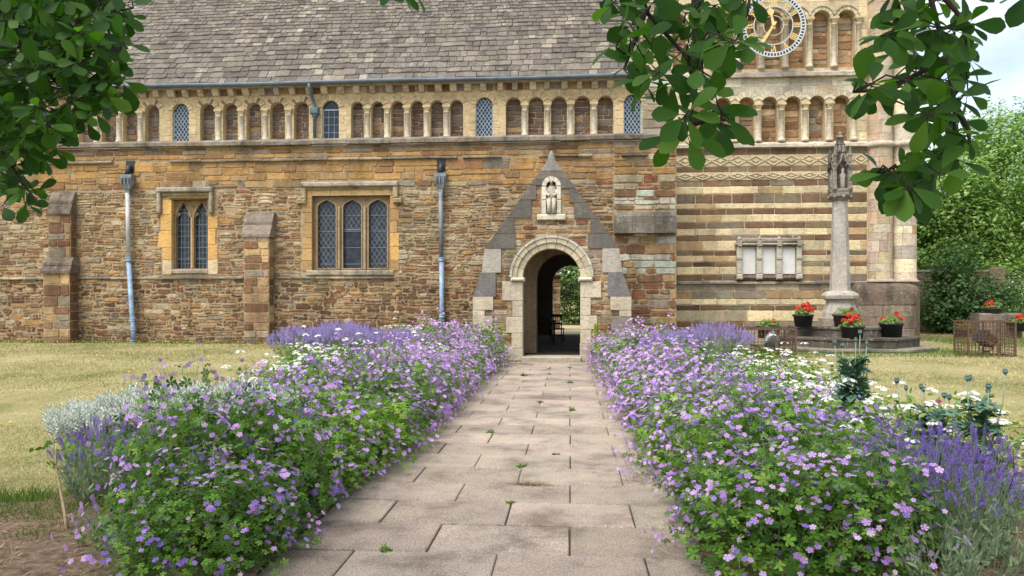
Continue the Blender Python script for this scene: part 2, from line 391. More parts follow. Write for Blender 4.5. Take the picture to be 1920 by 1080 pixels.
def string(name, segs, zlo, zhi, Y, proud, mat, cols, ln=(.6, 1.3), parent=None, slope=.4):
    for a, c in segs:
        b = MB()
        x = a
        while x < c - .02:
            wdt = rnd.uniform(*ln)
            if c - x - wdt < .3: wdt = c - x
            e = x + wdt - .006; t = jit(rnd.choice(cols), .18); dz = rnd.uniform(-.008, .008); p = proud + rnd.uniform(-.012, .012)
            pr = [(0, zlo), (-p, zlo + .015), (-p, zlo + (zhi - zlo) * (1 - slope)), (0, zhi)]
            vs = [(x, Y + y, z + dz) for y, z in pr] + [(e, Y + y, z + dz + rnd.uniform(-.006, .006)) for y, z in pr]
            b.add(vs, [(0, 1, 2, 3)[::-1], (4, 5, 6, 7)] + [(k, k + 4, (k + 1) % 4 + 4, (k + 1) % 4)[::-1] for k in range(4)], 0, t)
            x += wdt
        b.build(name, mat, parent)
string('coping', [(AX0, AX1)], zpar0, zpar1 + .04, YA, .13, 'oldgrey', [GREY, GREYB, (.30, .25, .2)], parent=aisle)
string('string_course', [(AX0, PX(213, YA)), (PX(320, YA), PX(858, YA)), (PX(868, YA), PX(940, YA)), (PX(1010, YA), PX(1110, YA)), (PX(1165, YA), PX(1215, YA))], z300 - .02, z300 + .07, YA, .09, 'oldgrey', [GREY, GREYB, PALE], parent=aisle)
string('string_course', [(AX0, PX(85, YA)), (PX(133, YA), PX(457, YA)), (PX(510, YA), PX(738, YA))], z520 - .05, z520 + .03, YA, .06, 'oldgrey', [GREY, PALE, GREYB], parent=aisle)
# weathered offset of the corner strip
b = MB()
za, zb, zc = Zs(438, 1200), Zs(418, 1200), Zs(398, 1200)
x = xg + .02
while x < AX1 - .05:
    e = min(AX1, x + rnd.uniform(.35, .6))
    if AX1 - e < .2: e = AX1
    for lo, hi, y0, y1 in ((za, zb, -.22, -.16), (zb + .005, zc, -.19, -.02)):
        vs = [(x, YA, lo), (x, YA + y0, lo), (x, YA + (y0 if lo == za else y0 + .02), hi - (.0 if lo == za else .12)), (x, YA + y1, hi), (x, YA, hi)]
        vs += [(e - .01, v[1], v[2]) for v in vs]
        b.add(vs, [(0, 1, 2, 3, 4)[::-1], (5, 6, 7, 8, 9)] + [(k, k + 5, (k + 1) % 5 + 5, (k + 1) % 5)[::-1] for k in range(5)], 0, jit((.21, .185, .15), .3))
    x = e
b.build('weathered_offset', 'oldgrey', aisle)
# parapet gutter and lean-to roof behind it
b = MB(); b.add([(AX0, YA + .35, zpar0 - .3), (AX1, YA + .35, zpar0 - .3), (AX1, YC - .003, 6.5), (AX0, YC - .003, 6.5)], [(0, 1, 2, 3)], 0); b.build('aisle_roof', 'lead', church)

# ---- windows ------------------------------------------------------------------
def diamonds(b, x0, x1, z0, z1, Y, p=.115, ang=56, wd=.011, mat=0):
    s, c = math.sin(R(ang)), math.cos(R(ang)); W, H = x1 - x0, z1 - z0
    for sg in (1, -1):
        step = p / s * 1.0; k = -int(H / math.tan(R(ang)) / step) - 2
        while True:
            o = k * step
            if o > W + H / math.tan(R(ang)) + step: break
            k += 1
            # line x = o + sg * t * c, z = t * s
            o2 = o if sg > 0 else o
            t0, t1 = 0, H / s
            xa, xb = o2, o2 + sg * c * t1
            lo, hi = 0.0, 1.0
            d = xb - xa
            for bound, sign in ((0, 1), (W, -1)):
                fa, fb = sign * (xa - bound), sign * (xb - bound)
                if fa < 0 and fb < 0: lo, hi = 1, 0; break
                if fa < 0: lo = max(lo, fa / (fa - fb))
                elif fb < 0: hi = min(hi, fa / (fa - fb))
            if hi - lo > .01:
                b.bar((x0 + xa + d * lo, z0 + H * lo), (x0 + xa + d * hi, z0 + H * hi), wd, Y - .004 - .002 * (sg > 0), Y, mat)
def quads(b, x0, x1, z0, z1, Y, px_, pz_, wd=.009):
    n = max(1, round((x1 - x0) / px_)); m = max(1, round((z1 - z0) / pz_))
    for k in range(n + 1): x = x0 + (x1 - x0) * k / n; b.bar((x, z0), (x, z1), wd, Y - .006, Y)
    for k in range(m + 1): z = z0 + (z1 - z0) * k / m; b.bar((x0, z), (x1, z), wd, Y - .004, Y)
# three-light window
win = empty('window'); win.parent = church
win['label'] = 'wide window of three arched diamond-leaded lights'
b = MB(); W = wx1 - wx0
lw = W * .235; ctr = [wx0 + W * f for f in (.172, .5, .828)]
b.plate([(wx0, wz0), (wx1, wz0), (wx1, wz1), (wx0, wz1)], [light_poly(c, lw, wz0 + .08, wz1 - .33, wz1 - .10, 2.6) for c in ctr], YA + .12, YA + .30, 0, (.27, .19, .115))
for c in ctr:                                  # chamfered arch heads, a little paler
    pts = light_poly(c, lw + .06, wz0 + .05, wz1 - .33, wz1 - .065, 2.6); inn = light_poly(c, lw, wz0 + .08, wz1 - .33, wz1 - .10, 2.6)
    b.plate(pts, [inn], YA + .10, YA + .122, 0, (.36, .27, .17))
for c in (wx0 + W * .336, wx0 + W * .664): b.bbox(c - .035, c + .035, YA + .06, YA + .125, wz0 + .04, wz1 - .3, .02, 0, (.38, .29, .18))
b.build('frame', 'ashlar', win)
b = MB()
xl, xr = PX(572, YA), PX(745, YA)
for x0, x1, flip in ((xl, wx0, 0), (wx1, xr, 1)):
    z = wz0 - .0
    while z < wz1 + .0:
        h = rnd.uniform(.28, .42); h = min(h, wz1 + .22 - z) if wz1 + .22 - z - h > .15 else wz1 + .22 - z
        bright = flip and abs(z - (wz0 + .35)) < .35
        t = (.66, .40, .14) if bright else rnd.choice([(.44, .27, .11), (.40, .25, .11), (.50, .32, .14)])
        b.bbox(x0 - (.003 if flip else rnd.choice([0, .06])), x1 + (0 if flip else .003) + (rnd.choice([0, .05]) if flip else 0), YA - .022, YA + .11, z + .004, z + h - .004, .008, 0, jit(t, .1)); z += h
x = wx0
while x < wx1 - .01:
    e = min(wx1, x + rnd.uniform(.5, .8)); e = wx1 if wx1 - e < .25 else e
    b.bbox(x + .004, e - .004, YA - .02, YA + .11, wz1, wz1 + .215, .008, 0, jit((.46, .32, .15), .1)); x = e
b.build('jamb', 'ashlar', win)
b = MB(); b.bbox(wx0 - .15, wx1 + .1, YA - .06, YA + .12, wz0 - .13, wz0 + .02, .03, 0, (.42, .36, .27)); b.build('sill', 'oldgrey', win)
b = MB(); h0, h1 = Zs(351, 650), Zs(342, 650)
hx0, hx1 = PX(566, YA), PX(747, YA); hb = Zs(381, 650)
b.bbox(hx0, hx1, YA - .14, YA, h0, h1, .03, 0, (.42, .37, .29)); b.bbox(hx0 + .04, hx1 - .04, YA - .08, YA, h0 - .07, h0, .03, 0, (.36, .27, .16))
for xa, xb, sxx in ((hx0, hx0 + .14, -1), (hx1 - .14, hx1, 1)):
    b.bbox(xa, xb, YA - .115, YA, hb + .12, h0 - .002, .03, 0, (.45, .36, .22))
    b.bbox(xa + (-.12 if sxx < 0 else 0), xb + (.12 if sxx > 0 else 0), YA - .125, YA, hb - .02, hb + .118, .03, 0, (.40, .31, .19))
b.build('hood_mould', 'oldgrey', win)
for k, c in enumerate(ctr):
    b = MB(); b.box(c - lw / 2 - .02, c + lw / 2 + .02, YA + .22, YA + .24, wz0 + .06, wz1 - .08, 0); b.build('pane', 'glass', win)
    b = MB(); zt = wz1 - .09
    diamonds(b, c - lw / 2, c + lw / 2, (wz0 + wz1) / 2 + .12 if k == 1 else wz0 + .08, zt, YA + .218)
    for f in (.1, .33, .56, .78): z = wz0 + (zt - wz0) * f; b.bar((c - lw / 2, z), (c + lw / 2, z), .016, YA + .2, YA + .215)
    if k == 1: zz = (wz0 + wz1) / 2 + .12; b.bar((c - lw / 2, zz), (c + lw / 2, zz), .03, YA + .195, YA + .215)
    b.build('leading', 'came', win)
# two-light window
win2 = empty('window'); win2.parent = church
win2['label'] = 'small window of two pointed lights in pale orange jambs'
b = MB(); W = sx1 - sx0; lw2 = W * .41; c2 = [sx0 + W * .25, sx0 + W * .75]
mk = lambda c, d: light_poly(c, lw2 + d, sz0 + .06 - d / 2, sz1 - .55, sz1 - .05 + d / 2, 1.8, 6)
b.plate([(sx0, sz0), (sx1, sz0), (sx1, sz1), (sx0, sz1)], [mk(c, 0) for c in c2], YA + .16, YA + .34, 0, (.34, .23, .12))
for c in c2: b.plate(mk(c, .07), [mk(c, 0)], YA + .13, YA + .162, 0, (.33, .25, .17))
b.bbox(sx0 + W * .5 - .028, sx0 + W * .5 + .028, YA + .10, YA + .165, sz0 + .05, sz1 - .5, .02, 0, (.56, .36, .15))
for c in c2:
    for sg in (-1, 1): b.plate([(c + sg * lw2 * .5, sz1 - .52), (c + sg * lw2 * .5, sz1 - .3), (c + sg * lw2 * .22, sz1 - .38)][::(1 if sg < 0 else -1)], [], YA + .17, YA + .22, 0, (.30, .22, .14))
b.build('frame', 'ashlar', win2)
b = MB()
for x0, x1, flip in ((PX(305, YA), sx0, 0), (sx1, PX(401, YA), 1)):
    z = sz0 - .12; k = 0
    while z < sz1 - .02:
        h = min(rnd.uniform(.3, .5), sz1 - z); h = sz1 - z if sz1 - z - h < .15 else h
        wide = rnd.choice([0, .06, .12]) if z < sz1 - .7 else 0
        t = (.62, .38, .14) if z < sz1 - .8 or not flip else (.36, .24, .12)
        if k == 0: t = (.60, .46, .30)
        b.bbox(x0 - (.003 if flip else wide), x1 + (wide if flip else .003), YA - .02, YA + .15, z + .003, z + h - .003, .01, 0, jit(t, .07)); z += h; k += 1
b.bbox(sx0 - .14, sx1 + .14, YA - .02, YA + .15, sz1, sz1 + .11, .01, 0, (.40, .30, .16))
b.bbox(sx0 - .05, sx1 + .02, YA - .05, YA + .1, sz1 + .02, sz1 + .05, .01, 0, (.20, .11, .05))
b.build('jamb', 'ashlar', win2)
b = MB(); b.bbox(sx0 - .02, sx1 + .02, YA - .05, YA + .16, sz0 - .1, sz0 + .03, .03, 0, (.48, .41, .31)); b.build('sill', 'oldgrey', win2)
b = MB(); hz0, hz1 = Zs(361, 350), Zs(352, 350); hx0, hx1 = PX(297, YA), PX(401, YA)
b.bbox(hx0, hx1, YA - .15, YA, hz0, hz1, .03, 0, (.42, .38, .31))
b.bbox(hx0 + .11, hx1 - .11, YA - .06, YA, hz0 - .1, hz0, .02, 0, (.42, .34, .2))
for xa in (hx0, hx1 - .1): b.bbox(xa, xa + .1, YA - .13, YA, Zs(400, 350), hz0 - .002, .03, 0, (.48, .41, .31))
b.build('hood_mould', 'oldgrey', win2)
for c in c2:
    b = MB(); b.box(c - lw2 / 2 - .02, c + lw2 / 2 + .02, YA + .26, YA + .28, sz0 + .03, sz1 - .03); b.build('pane', 'glass', win2)
    b = MB(); quads(b, c - lw2 / 2, c + lw2 / 2, sz0 + .05, sz1 - .1, YA + .258, .10, .15)
    for f in range(1, 6): b.bar((c - lw2 / 2, sz0 + f * .33), (c + lw2 / 2, sz0 + f * .33), .016, YA + .235, YA + .258)
    for f in (-.25, 0, .25): b.bar((c + f * lw2, sz0 + .05), (c + f * lw2, sz1 - .35), .013, YA + .24, YA + .2585)
    b.build('leading', 'came', win2)

# ---- buttresses ---------------------------------------------------------------
def buttress(stages, caps, pal):
    o = empty('buttress'); o.parent = church
    b = MB()
    for x0, x1, z0, z1, pr in stages:
        yf = YA - pr
        b.box(x0, x1, yf, YA - .003, z0, z1, 1)
        sd_ = lambda s, t, n, x1=x1: (x1 + n, s, t)
        lay(b, fac(yf), z0 + .01, z1 - .01, ivals(x0, x1), (.17, .33), (.25, .55), pal, gap=.016, j=.01, rc=.02)
        lay(b, sd_, z0 + .01, z1 - .01, ivals(yf, YA), (.2, .33), (.2, .4), pal, gap=.014, j=.008, proud=(.002, .012))
    b.build('masonry', ['rubble', 'mortar'], o)
    for x0, x1, z0, z1, pr, pr2 in caps:
        b = MB(); n = 2; zz = z0
        for k in range(n):
            za, zb = z0 + (z1 - z0) * k / n, z0 + (z1 - z0) * (k + 1) / n - .006
            p0 = pr + .07 - (pr - pr2) * k / n; p1 = pr + .05 - (pr - pr2) * (k + .9) / n
            vs = []
            for x in (x0 - .05, x1 + .05): vs += [(x, YA - .002, za), (x, YA - p0, za), (x, YA - p0, za + .07), (x, YA - p1, zb), (x, YA - .002, zb)]
            b.add(vs, [(0, 1, 2, 3, 4)[::-1], (5, 6, 7, 8, 9)] + [(q, q + 5, (q + 1) % 5 + 5, (q + 1) % 5)[::-1] for q in range(5)], 0, jit((.22, .18, .14), .25))
        b.build('weathering', 'oldgrey', o)
    return o
bp = lambda px: PX(px, YA - .3)
bz = lambda py, px: PZ(px, py, YA - .3)
pal_b = lambda x, z: [(3, BROWN), (2, (.20, .12, .075)), (1.4, GREYB), (1.2, TAN), (.3, (.50, .34, .17)), (.5, RED)]
buttress([(bp(85), bp(134), -.1, bz(511, 105), .38), (bp(88), bp(130), bz(484, 105), bz(400, 105), .24)],
         [(bp(85), bp(134), bz(513, 105), bz(482, 105), .38, .22), (bp(90), bp(128), bz(402, 105), bz(358, 105), .24, .02)], pal_b)
buttress([(bp(459), bp(506), -.1, bz(440, 480), .36)], [(bp(459), bp(506), bz(445, 480), bz(396, 480), .36, .04)],
         lambda x, z: [(3, BROWN), (.8, RED), (.8, (.52, .36, .18)), (1.2, GREYB), (1.2, PALE), (1, TAN)])

# ---- downpipes ----------------------------------------------------------------
def downpipe(px0, py_h, py_c, px1, py_c2, px2, py_b, grey, bend, label):
    Y = YA - .16; o = empty('downpipe'); o.parent = church; o['label'] = label
    q = lambda px, py: (PX(px, Y), Y, PZ(px, py, Y))
    a, c, d = q(px0, py_c), q(px1, py_c2), q(px2, py_b)
    b = MB(); b.tube([a, c], .058, 10, 0); b.build('upper_pipe', grey, o)
    b = MB(); r = .065
    if bend:
        e1 = q(px2 - 2, py_b - 48); e2 = q(px2, py_b - 38)
        b.tube([c, e1, (e2[0] + .02, Y - .03, e2[2]), (d[0], Y - .03, d[2])], r, 10, 0)
        rings = [c, e1, (e2[0] + .01, Y - .02, e2[2] - .1), (d[0], Y - .03, d[2] + .1)]
    else: b.tube([c, d], r, 10, 0); rings = [c, tuple((c[i] * .35 + d[i] * .65) for i in range(3))]
    b.build('lower_pipe', 'pipe_blue', o)
    for p in rings:
        b = MB(); b.lathe((p[0], p[1], p[2] - .05), [(.066, 0), (.085, .01), (.085, .05), (.075, .055), (.075, .08), (.085, .085), (.085, .1), (.06, .11)], 12); b.build('collar', 'pipe_blue', o)
    hx, hz = PX(px0, Y), PZ(px0, py_h, Y); hb = PZ(px0, py_c + 3, Y)
    b = MB(); H = hz - hb
    b.lathe((hx, Y + .02, hb), [(.07, 0), (.09, .02), (.09, .12), (.13, .16), (.19, H * .55), (.21, H * .8), (.23, H * .82), (.23, H), (.19, H), (.17, H * .7)], 4, rot=R(45), smooth=False, sy=.75)
    for k in range(-1, 2): b.box(hx + k * .1 - .012, hx + k * .1 + .012, Y - .145, Y - .08, hb + H * .5, hb + H * .8)
    b.build('hopper_head', 'lead', o)
    b = MB(); b.tube([(hx, YA + .1, hz + .3), (hx, Y + .06, hz + .22), (hx, Y, hz + .02)], [.07, .075, .07], 8); b.box(hx - .12, hx + .12, YA - .035, YA, hz + .08, hz + .42); b.build('spout', 'iron', o)
downpipe(239, 328, 362, 241, 487, 250, 648, 'pipe_grey', True, 'bare grey pipe leaning into a pale blue lower length, beside the two-light window')
downpipe(826, 325, 360, 827.5, 487, 829.5, 650, 'lead', False, 'dark pipe with a pale blue lower length, between the three-light window and the porch')

# ---- clerestory with blind arcade ------------------------------------------------
zb_, zsp, zct = 6.55, 7.52, 8.22
def cx(px): return PX(px, YC)
CX0, CX1 = AX0, cx(1203)
rec = []   # (x, r, zs, kind)
A = [(161, 1), (204, 1), (244, 1), (285, 1), (339, 'w'), (389, 1), (432, 1), (476, 1), (520, 1), (565, 1), (620, 'b'), (670, 2), (708, 2), (745, 2), (782, 2), (819, 2), (856, 2), (908, 'w'), (963, 1), (1005, 1), (1048, 1), (1092, 1), (1135, 1), (1186, 'w')]
for px in range(118, -120, -43): A.insert(0, (px, 1 if px != 75 else 'w'))
for px, k in A: rec.append((cx(px), {1: .245, 2: .205, 'w': .265, 'b': .265}[k], zsp, k))
b = MB()
b.plate([(CX0, 5.2), (CX1, 5.2), (CX1, zct), (CX0, zct)], [arch_poly(x, r, zb_, zs, 8) for x, r, zs, k in rec], YC, YC + .24, 0, CREAM)
b.box(CX0, CX1, YC + .243, YC + .6, 5.2, zct, 1)
for (x, r, zs, k), (px, _) in zip(rec, A):
    if k in (1, 2):
        lay(b, fac(YC + .24), zb_ + .01, zs + r, ivals(x - r, x + r), (.1, .19), (.14, .4), [(3, (.17, .125, .095)), (2, (.18, .11, .07)), (1.3, (.22, .18, .14)), (.4, TAN)], gap=.014, j=.012, rc=.02)
    cols = [CREAM, CREAM2, (.52, .39, .22)] if px > 600 else [CREAM, CREAM2, (.30, .17, .10), CREAM, (.56, .42, .25)]
    voussoirs(b, x, zs, r, r + (.17 if k in (1, 2) else .15), 9, YC, .03, cols if k in (1, 2) else [CREAM], a0=R(28) if k in (1, 2) else R(10), a1=R(152) if k in (1, 2) else R(170))
pal_sp = lambda x, z: [(5, CREAM), (3, CREAM2), (2 if x < cx(600) else .3, (.30, .18, .11)), (1, TAN)]
lay(b, fac(YC), zsp + .44, zct - .27, ivals(CX0, CX1), (.11, .15), (.2, .4), pal_sp, gap=.01, j=.005, proud=(.002, .01), rc=.01)
lay(b, fac(YC), zct - .25, zct - .02, ivals(CX0, CX1), (.2, .25), (.25, .42), lambda x, z: [(3, CREAM2), (2, TAN), (2, GREYB), (1.2, BROWN)], gap=.012, j=.006, proud=(.002, .012), rc=.015)
# jamb stones beside windows
for x, r, zs, k in rec:
    if k in ('w', 'b'):
        for sg in (-1, 1):
            z = zb_
            while z < zs:
                h = rnd.uniform(.2, .3); h = min(h, zs - z); wd = rnd.uniform(.16, .28); x0 = x + sg * r; xx = sorted((x0, x0 + sg * wd))
                stone(b, fac(YC), xx[0] + .004, xx[1] - .004, z + .004, z + h - .004, jit(CREAM, .12), .012, .004, .01); z += h
cler = b.build('clerestory_wall', ['ashlar', 'mortar_grey'], church)
def column_mesh(hgt, r=.075):
    b = MB(); b.lathe((0, 0, 0), [(r * 1.5, 0), (r * 1.5, .05), (r * 1.15, .1), (r, .13), (r * .97, hgt - .2), (r * 1.2, hgt - .19), (r * 1.2, hgt - .165), (r * 1.0, hgt - .155)], 10, 0, (.58, .51, .39))
    vs = []                      # cushion capital and square abacus
    b.lathe((0, 0, 0), [(r * 1.05, hgt - .155), (r * 1.3, hgt - .1), (r * 2.05, hgt - .03)], 4, 0, (.54, .44, .28), False, rot=R(45))
    b.box(-r * 1.6, r * 1.6, -r * 1.5, r * 1.5, hgt - .03, hgt + .03, 0, (.60, .47, .28))
    return b
col0 = None
for i in range(len(rec) - 1):
    (xa, ra, _, ka), (xb2, rb, _, kb) = rec[i], rec[i + 1]
    if ka in (1, 2) and kb in (1, 2):
        if col0 is None: col0 = column_mesh(zsp - zb_).build('column', 'ashlar', cler); c = col0
        else: c = col0.copy(); COL.objects.link(c)
        c.location = ((xa + xb2) / 2, YC - .01, zb_)
for x, r, zs, k in rec:
    if k not in ('w', 'b'): continue
    wn = empty('window'); wn.parent = church; wn['label'] = 'small round-headed diamond-leaded window' if k == 'w' else 'small round-headed window with a pale lower pane'
    b = MB(); b.plate(arch_poly(x, r + .01, zb_, zs, 8), [], YC + .09, YC + .11); b.build('pane', 'glass', wn)
    b = MB()
    if k == 'w': diamonds(b, x - r, x + r, zb_, zs + r * .85, YC + .088, .095, 56, .016)
    else:
        b.bar((x - r, zs - .02), (x + r, zs - .02), .04, YC + .06, YC + .088); b.bar((x - r, zb_ + .02), (x + r, zb_ + .02), .04, YC + .06, YC + .088)
        quads(b, x - r, x + r, zb_, zs, YC + .088, .18, .25)
    for sg in (-1, 1): b.bar((x + sg * (r - .012), zb_), (x + sg * (r - .012), zs), .025, YC + .07, YC + .088)
    b.build('leading', 'came_pale', wn)
b = MB(); x = CX0 + .1
while x < CX1 - .2:
    t = jit(rnd.choice([CREAM2, (.50, .40, .27), (.42, .34, .25), (.56, .47, .32)]), .12); wd = rnd.uniform(.15, .22)
    z1 = zct - .03; vs = []
    for xx in (x, x + wd): vs += [(xx, YC, z1 - .23), (xx, YC - .10, z1 - .21), (xx, YC - .19, z1 - .10), (xx, YC - .2, z1), (xx, YC, z1)]
    b.add(vs, [(0, 1, 2, 3, 4)[::-1], (5, 6, 7, 8, 9)] + [(q, q + 5, (q + 1) % 5 + 5, (q + 1) % 5)[::-1] for q in range(5)], 0, t)
    if rnd.random() < .4: b.box(x + wd * .2, x + wd * .8, YC - .23, YC - .15, z1 - .14, z1 - .05, 0, jit(t, .1), .012)
    x += rnd.uniform(.44, .54)
b.bbox(CX0, CX1, YC - .21, YC - .003, zct - .028, zct + .06, .02, 0, (.40, .33, .25))
b.build('corbel_table', 'ashlar', cler)
# ---- nave roof: laid stone slates ----------------------------------------------------
PIT = R(53); EY, EZ = YC - .36, zct + .09; RY = 27.1
SL = (RY - EY) / math.cos(PIT)
b = MB()
def rf(s, l, n): return (s, EY + l * math.cos(PIT) - n * math.sin(PIT), EZ + l * math.sin(PIT) + n * math.cos(PIT))
b.add([rf(CX0, 0, -.03), rf(CX1, 0, -.03), rf(CX1, SL, -.03), rf(CX0, SL, -.03)], [(0, 1, 2, 3)], 0, (.12, .11, .1))
b.add([(CX0, RY, rf(0, SL, -.03)[2]), (CX1, RY, rf(0, SL, -.03)[2]), (CX1, YS + .3, EZ), (CX0, YS + .3, EZ)], [(0, 1, 2, 3)], 0, (.2, .19, .17))
l = 0.0; e = .30
while l < SL:
    e = max(.145, e * .972); x = CX0 - rnd.uniform(0, .3); wob = rnd.uniform(0, 6)
    while x < CX1:
        wd = rnd.uniform(.6, 1.35) * (e * 1.2); q = rnd.random()
        big = n2(x * .35, l * .5)
        t = (.155, .137, .118) if q < .6 else (.195, .17, .143) if q < .85 else (.125, .114, .103)
        if big > .6 and rnd.random() < .2: t = (.27, .238, .195)
        t = jit(t, .2); x1 = min(x + wd, CX1 + .02) - .012
        d0 = .035 * math.sin(x * .7 + wob) + rnd.uniform(-.022, .022); lift = rnd.uniform(.034, .055); J = lambda: rnd.uniform(-.014, .014)
        lo = [(x + J(), l - .05 + d0 + J()), (x + wd * .5, l - .05 + d0 + J()), (x1 + J(), l - .05 + d0 + J())]
        vs = [rf(a, c, lift) for a, c in lo] + [rf(x1, l + e + .05, .002), rf(x, l + e + .05, .002)] + [rf(a, c + .004, lift - .032) for a, c in lo]
        b.add(vs[:5], [(0, 1, 2, 3, 4)], 0, t)
        b.add([vs[0], vs[1], vs[2], vs[5], vs[6], vs[7]], [(3, 4, 1, 0), (4, 5, 2, 1)], 0, tuple(min(.6, c * 1.7 + .14) for c in t))   # split lower edge, pale with lichen
        b.add([vs[0], vs[5], vs[4], vs[2], vs[7], vs[3]], [(0, 2, 1), (3, 4, 5)], 0, t)
        x += wd
    l += e
roof = b.build('nave_roof', 'slate', church)
b = MB(); gy = EY - .04
pts = []
for k in range(60):
    x = CX0 + (CX1 - CX0) * k / 59; pts.append((x, gy, EZ - .06 + .012 * math.sin(x * .8)))
b.tube(pts, .062, 8); b.build('gutter', 'gutter', roof)
o = empty('downpipe'); o.parent = church; o['label'] = 'short dark lead pipe with a swan neck crossing the blind arcade'
X = cx(589); b = MB(); b.tube([(X - .02, gy, EZ - .1), (X - .02, gy, EZ - .22), (X, YC - .25, EZ - .42), (X + .06, YC - .12, EZ - .7), (X + .06, YC - .12, 6.4)], .055, 10); b.build('upper_pipe', 'gutter', o)
b = MB(); b.bbox(X - .07, X + .19, YC - .22, YC - .02, EZ - .98, EZ - .78, .03); b.bbox(X - .02, X + .14, YC - .19, YC - .05, EZ - 1.06, EZ - .982, .03); b.build('hopper_head', 'gutter', o)
# far (garden side) wall, ends, floors
FD = [PX(1036, YS), PX(1104, YS)]
b = MB(); fx, fr_ = (FD[0] + FD[1]) / 2, (FD[1] - FD[0]) / 2
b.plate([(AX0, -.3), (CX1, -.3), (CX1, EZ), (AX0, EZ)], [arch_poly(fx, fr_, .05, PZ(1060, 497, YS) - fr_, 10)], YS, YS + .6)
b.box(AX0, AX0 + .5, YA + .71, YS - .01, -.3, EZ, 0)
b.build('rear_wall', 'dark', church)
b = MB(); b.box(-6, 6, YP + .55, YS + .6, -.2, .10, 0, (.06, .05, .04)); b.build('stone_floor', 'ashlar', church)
# ---- porch -------------------------------------------------------------------------
porch = empty('porch'); porch.parent = church; porch['label'] = 'gabled porch with dark coping stones and a round arch'
qx = lambda px: PX(px, YP) - PXC
qz = lambda py: PZ(1034, py, YP)
zA, z1_, z2_, z3_ = qz(291), qz(466), qz(496), qz(556)
hw1, hw2 = 1.70, 2.0
def half(z):
    if z >= z1_: return hw1 * (zA - z) / (zA - z1_)
    if z >= z2_: return hw1
    if z >= z3_: return hw1 + (hw2 - hw1) * (z2_ - z) / (z2_ - z3_)
    return hw2
b = MB()
out = [(PXC - hw2, -.2), (PXC + hw2, -.2), (PXC + hw2, z3_), (PXC + hw1, z2_), (PXC + hw1, z1_), (PXC, zA), (PXC - hw1, z1_), (PXC - hw1, z2_), (PXC - hw2, z3_)]
nx0, nx1, nz0, nz1 = PXC - .115, PXC + .125, qz(400), qz(345)
b.plate(out, [arch_poly(PXC, PR + .02, -.1, PZSP, 16), arch_poly(PXC, .13, qz(402), qz(349), 8)], YP, YP + .5, 1)
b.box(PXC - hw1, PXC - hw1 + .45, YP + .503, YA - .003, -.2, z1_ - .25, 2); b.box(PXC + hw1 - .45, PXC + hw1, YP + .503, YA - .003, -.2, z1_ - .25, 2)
sdr = lambda s, t, n: (PXC + hw1 + n, s, t); sdl = lambda s, t, n: (PXC - hw1 - n, s, t)
pal_p = lambda x, z: [(2.2, BROWN), (2.2, TAN), (1.6, PALE), (1.4, (.42, .33, .22)), (1.2, GREYB), (.9, ORANGE), (1, RED)] if z > 2.9 or z < 2.3 else [(2, GREYB), (2, (.36, .29, .22)), (1, PALE), (1, BROWN)]
for s_ in (sdr, sdl): lay(b, s_, 0, z1_ - .26, ivals(YP + .51, YA), (.15, .25), (.25, .5), pal_p, gap=.014)
lay(b, fac(YP), .05, zA - .35, ivals(lambda a, c: PXC - half(c) + .1, lambda a, c: PXC + half(c) - .1, [ahole(PXC, PR + .2, 0, PZSP), rhole(PXC - .27, PXC + .27, qz(412), zA)]),
    (.1, .2), (.18, .5), pal_p, gap=.02, j=.013, split=.3, proud=(.004, .018), rc=.025)
b.box(PXC - .14, PXC + .14, YP + .28, YP + .32, nz0 - .1, nz1 + .2, 0, (.10, .085, .07))
pm = b.build('porch_wall', ['rubble', 'mortar', 'dark'], porch)
# dark coping along the gable, stepped on its inner side
b = MB()
def cop(z0, z1, wd, tint, sg, pr=.045):
    pts = [(PXC + sg * half(z0), z0), (PXC + sg * half(z1), z1), (PXC + sg * max(0, min(half(z1), half(z0) - wd) if False else max(0, half(z1) - wd)), z1), (PXC + sg * max(0, half(z1) - wd), z0)]
    b.plate(pts if sg < 0 else pts[::-1], [], YP - pr - rnd.uniform(0, .004), YP + .2, 0, tint)
for sg in (-1, 1):
    z = z1_ - .0; k = 0
    while z < zA - .62:
        h = min(rnd.uniform(.34, .46), zA - .6 - z); cop(z + .004, z + h - .004, [.52, .18, .30, .16, .34][k % 5], jit(DARKASH, .16), sg); z += h; k += 1
    cop(zA - .598, zA - .40, .3, jit((.19, .165, .135), .1), sg)
    cop(z2_ - .2, z1_ - .004, .42, jit((.42, .38, .32), .1), sg); 
    cop(z3_, z2_ - .204, .36, jit((.17, .155, .15), .1), sg)
    cop(z3_ + .001 - .34, z3_ - .004, .52, jit(ASH, .08), sg)
    z = .0; k = 0
    while z < z3_ - .36:
        h = min(.38, z3_ - .345 - z); cop(z + .004, z + h - .004, [.62, .34, .5, .3][k % 4], jit(ASH if rnd.random() < .8 else GREY, .12), sg); z += h; k += 1
b.plate([(PXC - half(zA - .396), zA - .396), (PXC + half(zA - .396), zA - .396), (PXC, zA)], [], YP - .05, YP + .2, 0, (.30, .28, .25))
b.lathe((PXC, YP + .06, zA - .12), [(.10, 0), (.12, .04), (.07, .1), (.05, .2), (.0, .26)], 6, 0, (.28, .26, .23))
b.build('coping', 'ashlar', porch)
